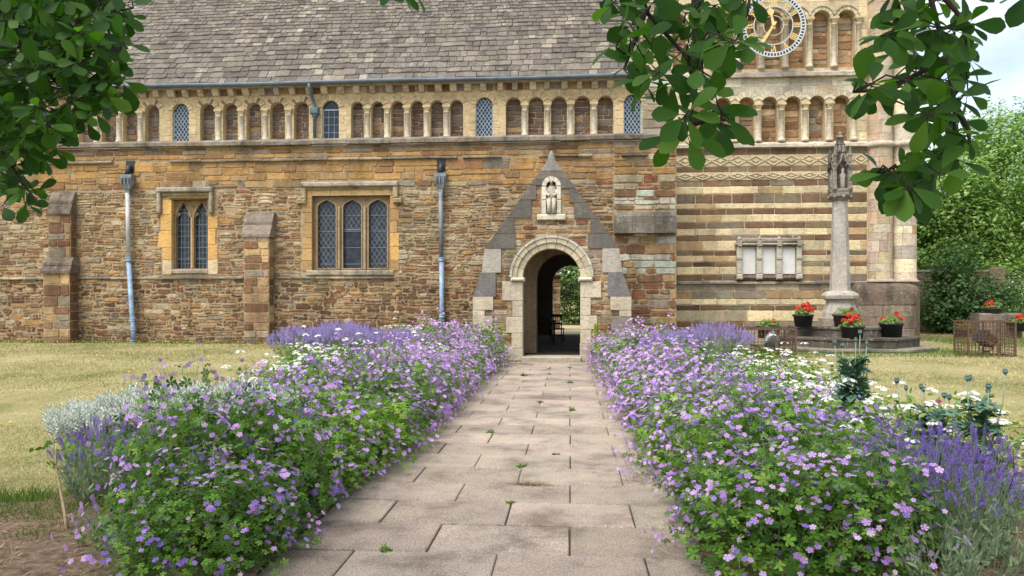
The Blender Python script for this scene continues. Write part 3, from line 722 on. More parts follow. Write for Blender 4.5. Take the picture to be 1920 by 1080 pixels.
# arch, imposts, jambs
b = MB()
voussoirs(b, PXC, PZSP, PR, PR + .15, 11, YP, .035, [(.54, .465, .325), (.50, .42, .29)], depth_=.45)
voussoirs(b, PXC, PZSP, PR + .152, PR + .27, 11, YP, .075, [(.53, .46, .325), (.48, .42, .30)], depth_=.2)
voussoirs(b, PXC, PZSP, PR + .272, PR + .33, 11, YP, .10, [(.46, .43, .36), (.54, .49, .39)], depth_=.2)
b.build('arch', 'ashlar', porch)
for sg in (-1, 1):
    b = MB(); xa, xb = sorted((PXC + sg * (PR - .05), PXC + sg * (PR + .30))); b.bbox(xa, xb, YP - .13, YP + .4, PZSP - .10, PZSP - .002, .04, 0, (.60, .54, .42)); b.build('impost', 'ashlar', porch)
    b = MB(); z = 0; k = 0
    while z < PZSP - .12:
        h = min(rnd.uniform(.3, .46), PZSP - .105 - z); h = PZSP - .105 - z if PZSP - .105 - z - h < .12 else h
        wd = [.5, .28, .42, .26, .52][k % 5]; xa, xb = sorted((PXC + sg * PR, PXC + sg * (PR + wd)))
        if k == 0: xa, xb = sorted((PXC + sg * (PR - .01), PXC + sg * (PR + .46)))
        b.bbox(xa, xb, YP - .04 - (.05 if k < 1 else 0), YP + .48, z + .003, z + h - .003, .01, 0, jit(ASH if k else (.42, .37, .29), .09)); z += h; k += 1
    b.build('jamb', 'ashlar', porch)
b = MB()   # niche surround
voussoirs(b, PXC, qz(349), .13, .24, 5, YP, .06, [(.60, .56, .46)], depth_=.25)
for sg in (-1, 1):
    xa, xb = sorted((PXC + sg * .13, PXC + sg * .245)); 
    for za, zb in ((qz(402), qz(376)), (qz(375), qz(350))): b.bbox(xa, xb, YP - .06, YP + .25, za, zb, .015, 0, jit((.60, .56, .46), .06))
b.bbox(PXC - .36, PXC + .36, YP - .09, YP + .25, qz(413), qz(402) - .003, .02, 0, (.62, .57, .45))
b.build('niche', 'ashlar', porch)
b = MB(); b.bbox(PXC - PR - .02, PXC + PR + .02, YP - .22, YP + .52, -.1, .115, .02, 0, (.40, .35, .27)); b.build('doorstep', 'ashlar', porch)
b = MB()
for sg in (-1, 1):
    b.add([(PXC, YP + .2, zA - .1), (PXC + sg * hw1, YP + .2, z1_ - .12), (PXC + sg * hw1, YA - .004, z1_ - .12), (PXC, YA - .004, zA - .1)], [(0, 1, 2, 3)], 0, (.2, .18, .16))
b.build('porch_roof', 'slate', porch)
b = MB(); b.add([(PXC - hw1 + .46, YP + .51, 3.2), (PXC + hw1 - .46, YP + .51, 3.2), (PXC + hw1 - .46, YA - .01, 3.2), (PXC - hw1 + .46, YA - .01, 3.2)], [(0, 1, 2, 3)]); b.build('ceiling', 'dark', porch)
b = MB(); b.box(dxc + dr - .07, dxc + dr - .01, YA + .1, YA + 1.0, .12, 2.3); b.box(dxc + dr - .09, dxc + dr - .07, YA + .1, YA + 1.0, .5, .56); b.box(dxc + dr - .09, dxc + dr - .07, YA + .1, YA + 1.0, 1.7, 1.76); b.build('door', 'wood', church)

# ---- tower ---------------------------------------------------------------------------
tower = empty('tower'); tower.parent = church; tower['label'] = 'tower with striped stonework and two tiers of blind arches'
TX0, TX1, TXS, TXR = cx(1203), 10.25, cx(1268), cx(1626)
tz = lambda py, px=1450: PZ(px, py, YC)
up = [(cx(p), .25, tz(38), tz(129)) for p in (1272, 1317, 1361, 1405, 1450, 1495, 1540, 1587)]
lo = [(cx(p), .238, tz(196), tz(266)) for p in (1312, 1356, 1400, 1443, 1487, 1532, 1578)]
b = MB()
b.plate([(TX0, -.2), (TX1 - .1, -.2), (TX1 - .1, 15.5), (TX0, 15.5)], [arch_poly(x, r, zb, zs, 9) for x, r, zs, zb in up + lo], YC + .002, YC + .26, 0, CREAM2)
b.box(TX0, TX1 - .1, YC + .263, YC + .8, -.2, 15.5, 1)
b.box(TX0, TX0 + .6, YC + .803, YS, 8, 15.5, 1); b.box(TX1 - .7, TX1 - .1, YC + .803, YS, -.2, 15.5, 1)
pal_rec = [(3, (.36, .21, .115)), (2, BROWN), (2, (.46, .32, .19)), (1, (.56, .42, .27)), (.8, GREYB)]
for x, r, zs, zb in up + lo: lay(b, fac(YC + .262), zb + .01, zs + r, ivals(x - r, x + r), (.13, .24), (.2, .42), pal_rec, gap=.02, j=.012, rc=.03)
for x, r, zs, zb in up:
    voussoirs(b, x, zs, r, r + .10, 8, YC, .045, [CREAM2, (.62, .54, .37)], depth_=.2)
    voussoirs(b, x, zs, r + .105, r + .155, 8, YC, .075, [(.5, .44, .33)], a0=R(16), a1=R(164))
for x, r, zs, zb in lo: voussoirs(b, x, zs, r, r + .17, 7, YC, .02, [(.58, .52, .38), (.52, .45, .33)], a0=R(28), a1=R(152))
# banded courses
cr = [(.8, (.68, .555, .345)), (1, (.63, .51, .315)), (.5, (.58, .48, .32)), (.3, (.50, .36, .2))]; br = [(2, (.17, .105, .065)), (1.2, (.21, .13, .08)), (1, (.19, .155, .115)), (.6, (.25, .2, .125)), (.3, (.12, .08, .06))]
bands = [(278, 290, br), (312, 322, br), (336, 349, br), (349, 363, cr), (363, 381, br), (381, 391, cr), (391, 402, br), (402, 416, cr), (416, 428, br), (428, 441, cr), (441, 451, br), (451, 470, cr), (470, 479, br), (479, 491, cr), (491, 500, br), (500, 515, cr), (515, 527, br)]
mono = rhole(cx(1381), cx(1500), tz(522), tz(452))
for ya, yb, pal in bands:
    za, zb = tz(yb), tz(ya)
    wr = (.45, .85) if ya > 380 and pal is br and ya < 460 else (.3, .6)
    lay(b, fac(YC), za, zb, ivals(TXS, TXR, [mono]), (zb - za, zb - za + .001), wr, pal, gap=.012 if pal is br else .007, j=.005, proud=(.006, .018) if pal is br else (.012, .018), rc=.012)
low = [(532, 545, [(2, GREY), (1, PALE), (2, GREYB)]), (545, 560, [(2, GREYB), (2, GREY), (1, TAN)]), (560, 572, cr + [(1, PALE)]), (572, 582, br + [(1, GREYB)]), (582, 603, cr + [(1, PALE)]), (603, 614, [(2, GREYB), (1, BROWN)]), (614, 650, [(2, GREYB), (1, PALE), (1, GREY)])]
for ya, yb, pal in low:
    za, zb = tz(yb), tz(ya); lay(b, fac(YC), za, zb, ivals(TXS - 1.0, TXR), (zb - za, zb - za + .001), (.35, .7), pal, gap=.014, j=.01, rc=.02)
# corner strip and plain upper walling
pal_st = lambda x, z: [(2, (.42, .38, .32)), (2, PALE), (1.3, GREYB), (1, (.48, .50, .44)), (.8, DBROWN), (1, CREAM2)]
lay(b, fac(YC), 6.2, 15, ivals(TX0 + .01, TXS - .12 if False else TXS - .1), (.2, .3), (.4, .7), pal_st, gap=.014, j=.01, rc=.02, proud=(.02, .05))
lay(b, fac(YC), tz(266), 15, ivals(cx(1610), TXR), (.25, .38), (.2, .4), cr, gap=.006, j=.003, proud=(.004, .01))
lay(b, fac(YC), tz(6), 15, ivals(TXS, cx(1610)), (.2, .3), (.3, .6), cr, gap=.006, j=.003, proud=(.004, .008))
pal_w = [(2, (.60, .55, .44)), (1, (.50, .45, .36)), (1, (.40, .36, .30)), (1, CREAM2)]
lay(b, fac(YC), tz(178), tz(146), ivals(TXS, cx(1610)), (.2, .3), (.3, .6), pal_w, gap=.007, j=.004, proud=(.004, .010))
tw = b.build('tower_wall', ['ashlar', 'mortar'], tower)
string('string_course', [(TXS - .1, TXR)], tz(147), tz(134), YC, .16, 'oldgrey', [(.40, .36, .30), (.48, .43, .35)], parent=tower)
string('string_course', [(TXS - .1, TXR)], tz(278), tz(267), YC, .14, 'ashlar', [(.52, .47, .38), (.44, .40, .32)], parent=tower)
string('string_course', [(TXS - .6, TXR)], tz(533), tz(526), YC, .10, 'oldgrey', [(.30, .26, .21), (.38, .34, .27)], parent=tower)
# lozenge friezes
for ya, yb in ((290, 311), (322, 337)):
    b = MB(); za, zb = tz(yb), tz(ya); zm = (za + zb) / 2; p = .52; x = TXS
    b.box(TXS, TXR, YC - .02, YC + .001, za, zb, 0, (.50, .41, .27)); H = (zb - za) * .5 - .03
    while x < TXR - .1:
        e = min(p, TXR - x); f = e / p
        for sg in (-1, 1):
            b.bar((x, zm + sg * 0), (x + p * .5 * f, zm + sg * H), .032, YC - .05, YC - .02, 0, (.60, .50, .335)); b.bar((x + p * .5 * f, zm + sg * H), (x + p * f, zm), .032, YC - .047, YC - .02, 0, (.60, .50, .335))
        b.plate([(x + p * f * .5 - .1, zm), (x + p * f * .5, zm - H * .4), (x + p * f * .5 + .1, zm), (x + p * f * .5, zm + H * .4)], [], YC - .05, YC - .02, 0, (.56, .46, .30))
        x += p
    b.build('lozenge_frieze', 'ashlar', tower)
for row, dz in ((up, 0), (lo, 0)):
    c0 = None
    for i in range(len(row) - 1):
        hgt = row[i][2] - row[i][3]
        if c0 is None: c0 = column_mesh(hgt, .078).build('column', 'ashlar', tower); c = c0
        else: c = c0.copy(); COL.objects.link(c)
        c.location = ((row[i][0] + row[i + 1][0]) / 2, YC - .005, row[i][3])
    c = c0.copy(); COL.objects.link(c); c.location = (row[-1][0] + row[-1][1] + .1, YC - .005, row[-1][3])
# corner shafts
for xc_, r, pal in ((9.15, .345, [(2, (.56, .47, .36)), (1.4, (.44, .34, .26)), (1, (.52, .38, .26)), (.8, CREAM2)]), (9.84, .335, [(2, (.66, .57, .41)), (1, (.58, .49, .38)), (.5, (.54, .36, .2)), (.6, (.48, .42, .35))])):
    b = MB(); zt = tz(530)
    b.lathe((xc_, YC + .02, zt), [(r - .006, 0), (r - .006, 15 - zt)], 24, 1)
    cf = lambda s, t, n, xc_=xc_, r=r: (xc_ + (r + n) * math.sin(s / r), YC + .02 - (r + n) * math.cos(s / r), t)
    z = zt + .02
    while z < 14.8:
        h = rnd.uniform(.2, .42)
        for (s0, s1) in ((-1.5, -1.5 + rnd.uniform(.9, 1.9)), (0, 0)):
            pass
        cut = [-1.75, rnd.uniform(-1.0, -.2), rnd.uniform(.2, 1.0), 1.75]
        if rnd.random() < .5: cut.pop(1)
        for k in range(len(cut) - 1):
            m = max(2, int((cut[k + 1] - cut[k]) / .25)); t = pick(pal)
            a0, a1 = cut[k] * r + .004, cut[k + 1] * r - .004
            vs = []
            for q in range(m + 1):
                s_ = a0 + (a1 - a0) * q / m; vs += [cf(s_, z + .004, 0.004), cf(s_, z + h - .004, .004)]
            b.add(vs, [(2 * q, 2 * q + 2, 2 * q + 3, 2 * q + 1) for q in range(m)], 0, t, True)
        z += h
    zr = tz(278, 1660)
    b.lathe((xc_, YC + .02, zr), [(r, 0), (r + .07, .02), (r + .09, .09), (r + .03, .17), (r, .18)], 24, 0, (.46, .40, .32))
    b.lathe((xc_, YC + .02, zt), [(r, 0), (r + .08, .0), (r + .08, .04), (r + .02, .09), (r, .1)], 24, 0, (.38, .33, .26))
    b.build('corner_shaft', ['ashlar', 'mortar_grey'], tower)
b = MB(); x0, x1 = PX(1606, YC - .55), PX(1729, YC - .55); zt = tz(531, 1670)
prof = [(.0, -.2), (.0, zt - .22), (.05, zt - .10), (.16, zt - .02), (.3, zt)]
pr = []
for ins, z in prof: pr.append([(x0 + ins * .6, YC + .3, z), (x0 + ins * .6, YC - .55 + ins, z), (x1 - .14 - ins, YC - .55 + ins, z), (x1 - ins, YC - .41 + ins, z), (x1 - ins, YC + .3, z)])
vs = [v for r_ in pr for v in r_]; fs = []
for k in range(len(pr) - 1):
    for q in range(4): fs.append((k * 5 + q, k * 5 + q + 1, (k + 1) * 5 + q + 1, (k + 1) * 5 + q))
fs.append(tuple(range((len(pr) - 1) * 5, len(pr) * 5)))
b.add(vs, fs, 0, (.19, .145, .11))
lay(b, fac(YC - .55), 0, zt - .23, ivals(x0 + .03, x1 - .16), (.3, .42), (.5, .9), [(2, (.20, .155, .115)), (1.6, (.26, .2, .15)), (.6, (.34, .27, .2))], gap=.012, j=.01, proud=(.004, .014))
b.build('plinth', 'oldgrey', tower)
settle(church, (-.45, 24.0, 0))

# ================================================================ things on the church
# statue in the niche
st = empty('statue', (PXC, YP + .03, qz(402)), 'pale carved stone figure seated in the arched niche of the porch gable', 'statue')
b = MB(); T0 = (.47, .42, .34)
b.lathe((0, 0, 0), [(.125, 0), (.13, .05), (.12, .2), (.115, .33), (.10, .36)], 14, 0, T0, sy=.8)
b.lathe((0, .02, .33), [(.10, 0), (.115, .08), (.12, .2), (.13, .3), (.11, .37), (.05, .42), (.042, .46)], 14, 0, T0, sy=.62)
for sg in (-1, 1):
    b.tube([(sg * .12, 0, .68), (sg * .135, -.05, .54), (sg * .07, -.12, .47), (sg * .02, -.13, .5)], [.042, .04, .034, .028], 8, 0, T0)
    b.tube([(sg * .06, .0, .38), (sg * .065, -.12, .36), (sg * .06, -.125, .2), (sg * .055, -.12, .03)], [.06, .062, .05, .055], 8, 0, T0)
    for q in range(3): b.tube([(sg * (.03 + q * .03), -.10, .33), (sg * (.035 + q * .035), -.115, .02)], [.012, .016], 5, 0, (.36, .32, .25))
b.build('body', 'ashlar', st)
b = MB(); b.lathe((0, -.01, .78), [(.02, 0), (.045, .02), (.058, .07), (.062, .12), (.055, .17), (.03, .20), (.004, .205)], 12, 0, T0, sy=1.1)
b.tube([(0, -.07, .91), (0, -.088, .875), (0, -.07, .865)], [.008, .014, .008], 6, 0, T0); b.tube([(0, -.055, .85), (0, -.065, .80), (0, -.05, .74)], [.04, .035, .012], 8, 0, (.40, .36, .29))
for sg in (-1, 1): b.lathe((sg * .024, -.062, .895), [(.0, 0), (.008, .004), (.0, .012)], 6, 0, (.18, .16, .13))
b.build('head', 'ashlar', st)
# wall monument with three panels
zc0, zc1 = tz(524), tz(450); mx0, mx1 = cx(1379), cx(1502)
mon = empty('wall_monument', ((mx0 + mx1) / 2, YC, zc0), 'carved stone memorial frame holding three pale blank panels, fixed to the striped wall', 'memorial')
Wm, Hm = mx1 - mx0, zc1 - zc0
b = MB(); b.box(-Wm / 2 + .06, Wm / 2 - .06, -.03, -.004, .08, Hm - .1, 0, (.30, .25, .19))
b.bbox(-Wm / 2 - .04, Wm / 2 + .04, -.20, -.03, Hm - .17, Hm - .10, .03, 0, (.42, .37, .29)); b.bbox(-Wm / 2 + .02, Wm / 2 - .02, -.15, -.03, Hm - .098, Hm + .06, .06, 0, (.33, .29, .24))
b.bbox(-Wm / 2, Wm / 2, -.14, -.03, .02, .10, .02, 0, (.24, .19, .14)); b.bbox(-Wm / 2 + .05, Wm / 2 - .05, -.1, -.03, -.04, .018, .02, 0, (.16, .12, .09)); b.build('frame', 'oldgrey', mon)
for k in range(4):
    x = -Wm / 2 + .09 + (Wm - .18) * k / 3; b = MB(); t = (.50, .46, .38)
    b.bbox(x - .075, x + .075, -.16, -.03, .16, Hm - .2, .02, 0, t); b.bbox(x - .09, x + .09, -.2, -.03, .0, .155, .03, 0, jit(t, .1)); b.bbox(x - .085, x + .085, -.19, -.155, Hm * .5, Hm * .5 + .09, .02, 0, (.4, .36, .29))
    b.bbox(x - .07, x + .07, -.22, -.19, Hm - .2, Hm - .02, .03, 0, (.36, .32, .26)); b.lathe((x, -.12, Hm - .04), [(.06, 0), (.08, .06), (.05, .12), (.0, .15)], 6, 0, (.34, .30, .25)); b.build('pilaster', 'ashlar', mon)
for k in range(3):
    x = -Wm / 2 + .09 + (Wm - .18) * (k + .5) / 3; b = MB(); b.bbox(x - (Wm - .18) / 6 + .09, x + (Wm - .18) / 6 - .09, -.05, -.03, .16, Hm - .24, .01); b.build('panel', 'white_panel', mon)
    b = MB(); hw = (Wm - .18) / 6 - .078
    b.bar((x - hw, Hm - .225), (x + hw, Hm - .225), .035, -.09, -.03, 0, (.42, .37, .3)); b.build('panel_head', 'ashlar', mon)
# clock
ck = empty('clock', (PX(1450, YC - .34), YC - .34, PZ(1450, 48, YC - .34)), 'skeleton clock dial with gilt Roman numerals and gilt hands, fixed over the upper blind arches', 'clock')
RK = .935
b = MB(); cpt = lambda r, n=60: [(r * math.cos(2 * math.pi * k / n), r * math.sin(2 * math.pi * k / n)) for k in range(n)]
b.plate(cpt(RK), [cpt(RK - .03)], -.02, .02); b.plate(cpt(RK - .115), [cpt(RK - .145)], -.02, .02)
for k in range(60):
    t = 2 * math.pi * k / 60; b.bar(((RK - .12) * math.cos(t), (RK - .12) * math.sin(t)), ((RK - .02) * math.cos(t), (RK - .02) * math.sin(t)), .034, -.022, .018)
b.build('minute_track', 'clock_white', ck)
b = MB(); b.plate(cpt(RK - .025), [cpt(RK - .12)], .022, .028); b.build('track_backing', 'clock_blue', ck)
b = MB(); b.plate(cpt(.575), [cpt(.55)], -.015, .015); b.plate(cpt(.30, 40), [cpt(.285, 40)], -.015, .015)
b.build('inner_ring', 'clock_white', ck)
for k in range(4):
    b = MB(); t = R(45 + 90 * k); b.tube([(RK * .93 * math.cos(t), .03, RK * .93 * math.sin(t)), (RK * .9 * math.cos(t), .33, RK * .9 * math.sin(t))], .015, 6); b.build('bracket', 'iron', ck)
b = MB(); b.tube([(0, .33, 0), (0, -.08, 0)], .05, 8); b.build('spindle', 'gold', ck)
ROM = ['XII', 'I', 'II', 'III', 'IIII', 'V', 'VI', 'VII', 'VIII', 'IX', 'X', 'XI']; WD = {'I': .05, 'V': .10, 'X': .10}
for h, s_ in enumerate(ROM):
    a = R(90 - 30 * h); rad = (math.cos(a), math.sin(a)); tan = (math.sin(a), -math.cos(a)); b = MB()
    r0, r1 = .585, .785; pt = lambda u, v: (rad[0] * v + tan[0] * u, rad[1] * v + tan[1] * u)
    u = -sum(WD[c] for c in s_) / 2
    for i, c in enumerate(s_):
        m = u + WD[c] / 2; y = -.012 - .001 * i
        if c == 'I': b.bar(pt(m, r0), pt(m, r1), .026, y, .012)
        if c == 'V': b.bar(pt(m, r0), pt(m - .04, r1), .028, y, .012); b.bar(pt(m, r0), pt(m + .04, r1), .016, y - .0015, .012)
        if c == 'X': b.bar(pt(m + .04, r0), pt(m - .04, r1), .028, y, .012); b.bar(pt(m - .04, r0), pt(m + .04, r1), .016, y - .0015, .012)
        u += WD[c]
    b.build('numeral', 'gold', ck)
def hand(ang, ln, spade):
    a = R(90 - ang); d = (math.cos(a), math.sin(a)); n = (-d[1], d[0]); pt = lambda v, u: (d[0] * v + n[0] * u, d[1] * v + n[1] * u); b = MB(); y = -.05 if spade else -.075
    if spade: pts = [(-.12, -.02), (.0, -.045), (.3, -.03), (.36, -.09), (.44, -.10), (.5, -.03), (ln, 0), (.5, .03), (.44, .10), (.36, .09), (.3, .03), (0, .045), (-.12, .02)]
    else: pts = [(-.12, -.02), (.0, -.04), (.15, -.03), (.5, -.055), (ln, -.01), (ln, .01), (.5, .055), (.15, .03), (0, .04), (-.12, .02)]
    b.plate([pt(*p) for p in pts], [], y, y + .02); b.build('hour_hand' if spade else 'minute_hand', 'gold', ck)
hand(347, .62, True); hand(214, .76, False)
# ================================================================ GROUND, PATH
def ground_mat():
    m, n, b = new_mat('dry lawn'); lk = n.links.new
    g = N(n, "ShaderNodeNewGeometry"); pos = g.outputs['Position']
    z1 = N(n, "ShaderNodeTexNoise", i_Scale=.45, i_Detail=7, i_Roughness=.65); lk(pos, z1.inputs['Vector'])
    r1 = ramp(n, [(.34, (.13, .14, .055)), (.46, (.27, .245, .115)), (.6, (.37, .32, .175)), (.75, (.44, .38, .23))]); lk(z1.outputs[0], r1.inputs[0])
    z2 = N(n, "ShaderNodeTexNoise", i_Scale=22, i_Detail=6, i_Roughness=.75); lk(pos, z2.inputs['Vector'])
    r2 = ramp(n, [(.3, (.55, .55, .5)), (.65, (1.2, 1.2, 1.15))]); lk(z2.outputs[0], r2.inputs[0])
    mm = mixc(n, 'MULTIPLY'); mm.inputs[0].default_value = 1; lk(r1.outputs[0], mm.inputs[6]); lk(r2.outputs[0], mm.inputs[7])
    lk(mm.outputs[2], b.inputs['Base Color']); b.inputs['Roughness'].default_value = .95; b.inputs['Specular IOR Level'].default_value = .1
    bp = N(n, "ShaderNodeBump", i_Strength=.7, i_Distance=.04); lk(z2.outputs[0], bp.inputs['Height']); lk(bp.outputs[0], b.inputs['Normal'])
    return m
M['lawn'] = ground_mat()
def slab_mat():
    m, n, b = new_mat('sandstone paving'); lk = n.links.new
    g = N(n, "ShaderNodeNewGeometry"); pos = g.outputs['Position']
    a = N(n, "ShaderNodeAttribute", attribute_name='tint')
    z2 = N(n, "ShaderNodeTexNoise", i_Scale=75, i_Detail=5, i_Roughness=.8); lk(pos, z2.inputs['Vector'])
    r2 = ramp(n, [(.36, (.34, .32, .30)), (.5, (.95, .95, .95)), (.64, (1.5, 1.48, 1.42))]); lk(z2.outputs[0], r2.inputs[0])
    z1 = N(n, "ShaderNodeTexNoise", i_Scale=1.6, i_Detail=9, i_Roughness=.72); lk(pos, z1.inputs['Vector'])
    r1 = ramp(n, [(.36, (.58, .55, .52)), (.5, (1, 1, 1)), (.66, (1.25, 1.22, 1.15))]); lk(z1.outputs[0], r1.inputs[0])
    m1 = mixc(n, 'MULTIPLY'); m1.inputs[0].default_value = .85; lk(a.outputs['Color'], m1.inputs[6]); lk(r2.outputs[0], m1.inputs[7])
    m2 = mixc(n, 'MULTIPLY'); m2.inputs[0].default_value = 1; lk(m1.outputs[2], m2.inputs[6]); lk(r1.outputs[0], m2.inputs[7])
    lk(m2.outputs[2], b.inputs['Base Color']); b.inputs['Roughness'].default_value = .88; b.inputs['Specular IOR Level'].default_value = .2
    bp = N(n, "ShaderNodeBump", i_Strength=.55, i_Distance=.012); lk(z2.outputs[0], bp.inputs['Height']); lk(bp.outputs[0], b.inputs['Normal'])
    return m
M['slab'] = slab_mat()
M['earth'] = plain('bare earth', (.13, .085, .055), .95, 0, .55, 16, .8)
M['joint'] = plain('joint earth', (.11, .08, .055), .95, 0, .4, 25, .4)
xs = sorted(set([-600, -300, -150, -80, -50, -35] + [round(-25 + .5 * k, 3) for k in range(101)] + [35, 50, 80, 150, 300, 600] + [-2.15, -1.8, .9, 1.25]))
ys = sorted(set([-300, -100, -40, -20, -10] + [round(-5 + .5 * k, 3) for k in range(91)] + [50, 70, 110, 200, 400, 900]))
b = MB(); nx = len(xs)
vs = [(x, y, ground_z(x, y) + (.025 * math.sin(x * 1.1 + y * .7) * math.sin(y * .9 - x * .3) if (abs(x + .45) > 3.4 and y < 19) else 0) - (.06 if -1.81 < x < .91 and y < 19.3 else 0)) for y in ys for x in xs]
b.add(vs, [(j * nx + i, j * nx + i + 1, (j + 1) * nx + i + 1, (j + 1) * nx + i) for j in range(len(ys) - 1) for i in range(nx - 1)], 0)
tag(b.build('ground', 'lawn'), kind='structure')
gz = ground_z
# soil of the beds: a sheet just above the lawn
def sheet(name, mat, x0, x1, y0, y1, dz, wob=.0, step=.25):
    nxs = int((x1 - x0) / step) + 1; nys = int((y1 - y0) / step) + 1; b = MB(); vs = []
    for j in range(nys + 1):
        for i in range(nxs + 1):
            x = x0 + (x1 - x0) * i / nxs; y = y0 + (y1 - y0) * j / nys
            ed = wob * (math.sin(y * 2.3) + .6 * math.sin(y * 5.1 + 1)) if i in (0, nxs) else 0; ey = wob * (math.sin(x * 2.7) + .6 * math.sin(x * 6.1)) if j in (0, nys) else 0
            vs.append((x + ed, y + ey, gz(x, y) + dz + (0 if i in (0, nxs) or j in (0, nys) else rnd.uniform(0, .02))))
    b.add(vs, [(j * (nxs + 1) + i, j * (nxs + 1) + i + 1, (j + 1) * (nxs + 1) + i + 1, (j + 1) * (nxs + 1) + i) for j in range(nys) for i in range(nxs)], 0)
    return tag(b.build(name, mat), kind='structure')
sheet('flower_bed_soil', 'earth', -4.6, -1.74, -1, 5.35, .05, .05)
sheet('flower_bed_soil', 'earth', -4.0, -1.76, 5.36, 18.4, .05, .02)
sheet('flower_bed_soil', 'earth', .84, 4.2, -1, 5.0, .05, .05)
sheet('flower_bed_soil', 'earth', .86, 3.3, 5.02, 18.4, .05, .02)
# paving
b = MB(); b.box(-1.8, .9, -4, YP - .23, -.075, -.028, 1)
k = -8; y = 4.675 - .597 * 12; row = 1
while y < YP - .25:
    d = min(.597, YP - .235 - y)
    jo = [-1.8, -.9, 0, .9] if row % 2 else [-1.8, -1.35, -.45, .45, .9]
    for x0, x1 in zip(jo[:-1], jo[1:]):
        if not row % 2 and x1 == .9 and rnd.random() < .5: pass
        t = jit((.325, .268, .223), .13); g = rnd.choice([.003, .004, .008]); g2 = rnd.choice([.003, .006, .011])
        z = [rnd.uniform(-.006, .003) for _ in range(4)]; bev = .007
        xa, xb, ya, yb = x0 + g, x1 - g, y + g2, y + d - g2
        top = [(xa + bev, ya + bev, z[0]), (xb - bev, ya + bev, z[1]), (xb - bev, yb - bev, z[2]), (xa + bev, yb - bev, z[3])]
        mid = [(xa, ya, z[0] - .007), (xb, ya, z[1] - .007), (xb, yb, z[2] - .007), (xa, yb, z[3] - .007)]
        bot = [(v[0], v[1], -.04) for v in mid]
        b.add(top + mid + bot, [(0, 1, 2, 3)] + [(a + (c + 1) % 4 + 4 - 4 * 0, a + (c + 1) % 4, a + c, a + c + 4)[::1] for a in (0, 4) for c in range(4)], 0, t)
    y += .597; row += 1
tag(b.build('path', ['slab', 'joint']), kind='structure')

# ================================================================ numpy scatter for leaves, petals and blades
class NM:
    def __init__(s): s.c = []
    def add(s, tv, tf, pos, Rm, sc, mat=0):
        tv = np.asarray(tv, float); pos = np.asarray(pos, float); k = len(pos)
        if k == 0: return
        sc = np.asarray(sc, float); sc = sc.reshape(k, -1) if sc.ndim else np.full((k, 1), sc)
        v = np.einsum('kij,knj->kni', Rm, tv[None] * sc[:, None, :]) + pos[:, None, :]
        s.c.append((v.reshape(-1, 3), tf, len(tv), k, mat))
    def raw(s, mb, mat): 
        s.c.append((np.array(mb.V), mb.F, len(mb.V), 1, mat))
    def build(s, name, mats, parent=None, smooth=False):
        V, LI, LT, MI = [], [], [], []; o = 0
        for v, tf, n, k, m in s.c:
            fl = np.array([i for f in tf for i in f]); lt = np.array([len(f) for f in tf])
            LI.append((fl[None] + n * np.arange(k)[:, None]).ravel() + o); LT.append(np.tile(lt, k)); MI.append(np.full(len(lt) * k, m)); V.append(v); o += len(v)
        V = np.concatenate(V); LI = np.concatenate(LI); LT = np.concatenate(LT); MI = np.concatenate(MI)
        me = bpy.data.meshes.new(name); me.vertices.add(len(V)); me.vertices.foreach_set('co', V.ravel())
        me.loops.add(len(LI)); me.loops.foreach_set('vertex_index', LI.astype(np.int32))
        me.polygons.add(len(LT)); ls = np.concatenate([[0], np.cumsum(LT)[:-1]]); me.polygons.foreach_set('loop_start', ls.astype(np.int32))
        for m in (mats if isinstance(mats, (list, tuple)) else [mats]): me.materials.append(M[m] if isinstance(m, str) else m)
        me.polygons.foreach_set('material_index', MI.astype(np.int32))
        if smooth: me.polygons.foreach_set('use_smooth', np.ones(len(LT), bool))
        me.update(calc_edges=True); me.validate()
        o = bpy.data.objects.new(name, me); COL.objects.link(o)
        if parent: o.parent = parent
        return o
def nrm(a): return a / np.maximum(np.linalg.norm(a, axis=-1, keepdims=True), 1e-9)
def frame(axis, up):
    y = nrm(axis); z = nrm(up - (up * y).sum(-1, keepdims=True) * y); x = np.cross(y, z); return np.stack([x, y, z], -1)
def rdir(k): return nrm(rng.normal(size=(k, 3)))
def leaf_t(w=.3, cup=.06, bend=-.12, tip=.0):
    ys_ = [0, .25, .55, .85, 1]; hw = [0, w * .8, w, w * .5, 0]; zb = [bend * y * y for y in ys_]
    v = [(0, 0, 0), (0, .25, zb[1]), (0, .55, zb[2]), (0, .85, zb[3]), (0, 1, zb[4])] + [(-hw[i], ys_[i], zb[i] + cup) for i in (1, 2, 3)] + [(hw[i], ys_[i], zb[i] + cup) for i in (1, 2, 3)]
    return v, [(0, 1, 5), (1, 2, 6, 5), (2, 3, 7, 6), (3, 4, 7), (0, 8, 1), (1, 8, 9, 2), (2, 9, 10, 3), (3, 10, 4)]
def obovate_t():
    ys_ = [0, .15, .35, .55, .75, .9, 1]; hw = [0, .07, .17, .255, .275, .17, 0]; v = [(0, y, -.10 * y * y) for y in ys_]; n = len(ys_)
    f = []
    for sg in (-1, 1):
        o = len(v); v += [(sg * hw[i], ys_[i] + .0, -.10 * ys_[i] ** 2 + .05 * (hw[i] / .275)) for i in range(1, n - 1)]
        s_ = [(0, 1, o)] + [(i, i + 1, o + i, o + i - 1) for i in range(1, n - 2)] + [(n - 2, n - 1, o + n - 3)]
        f += s_ if sg > 0 else [q[::-1] for q in s_]
    return v, f
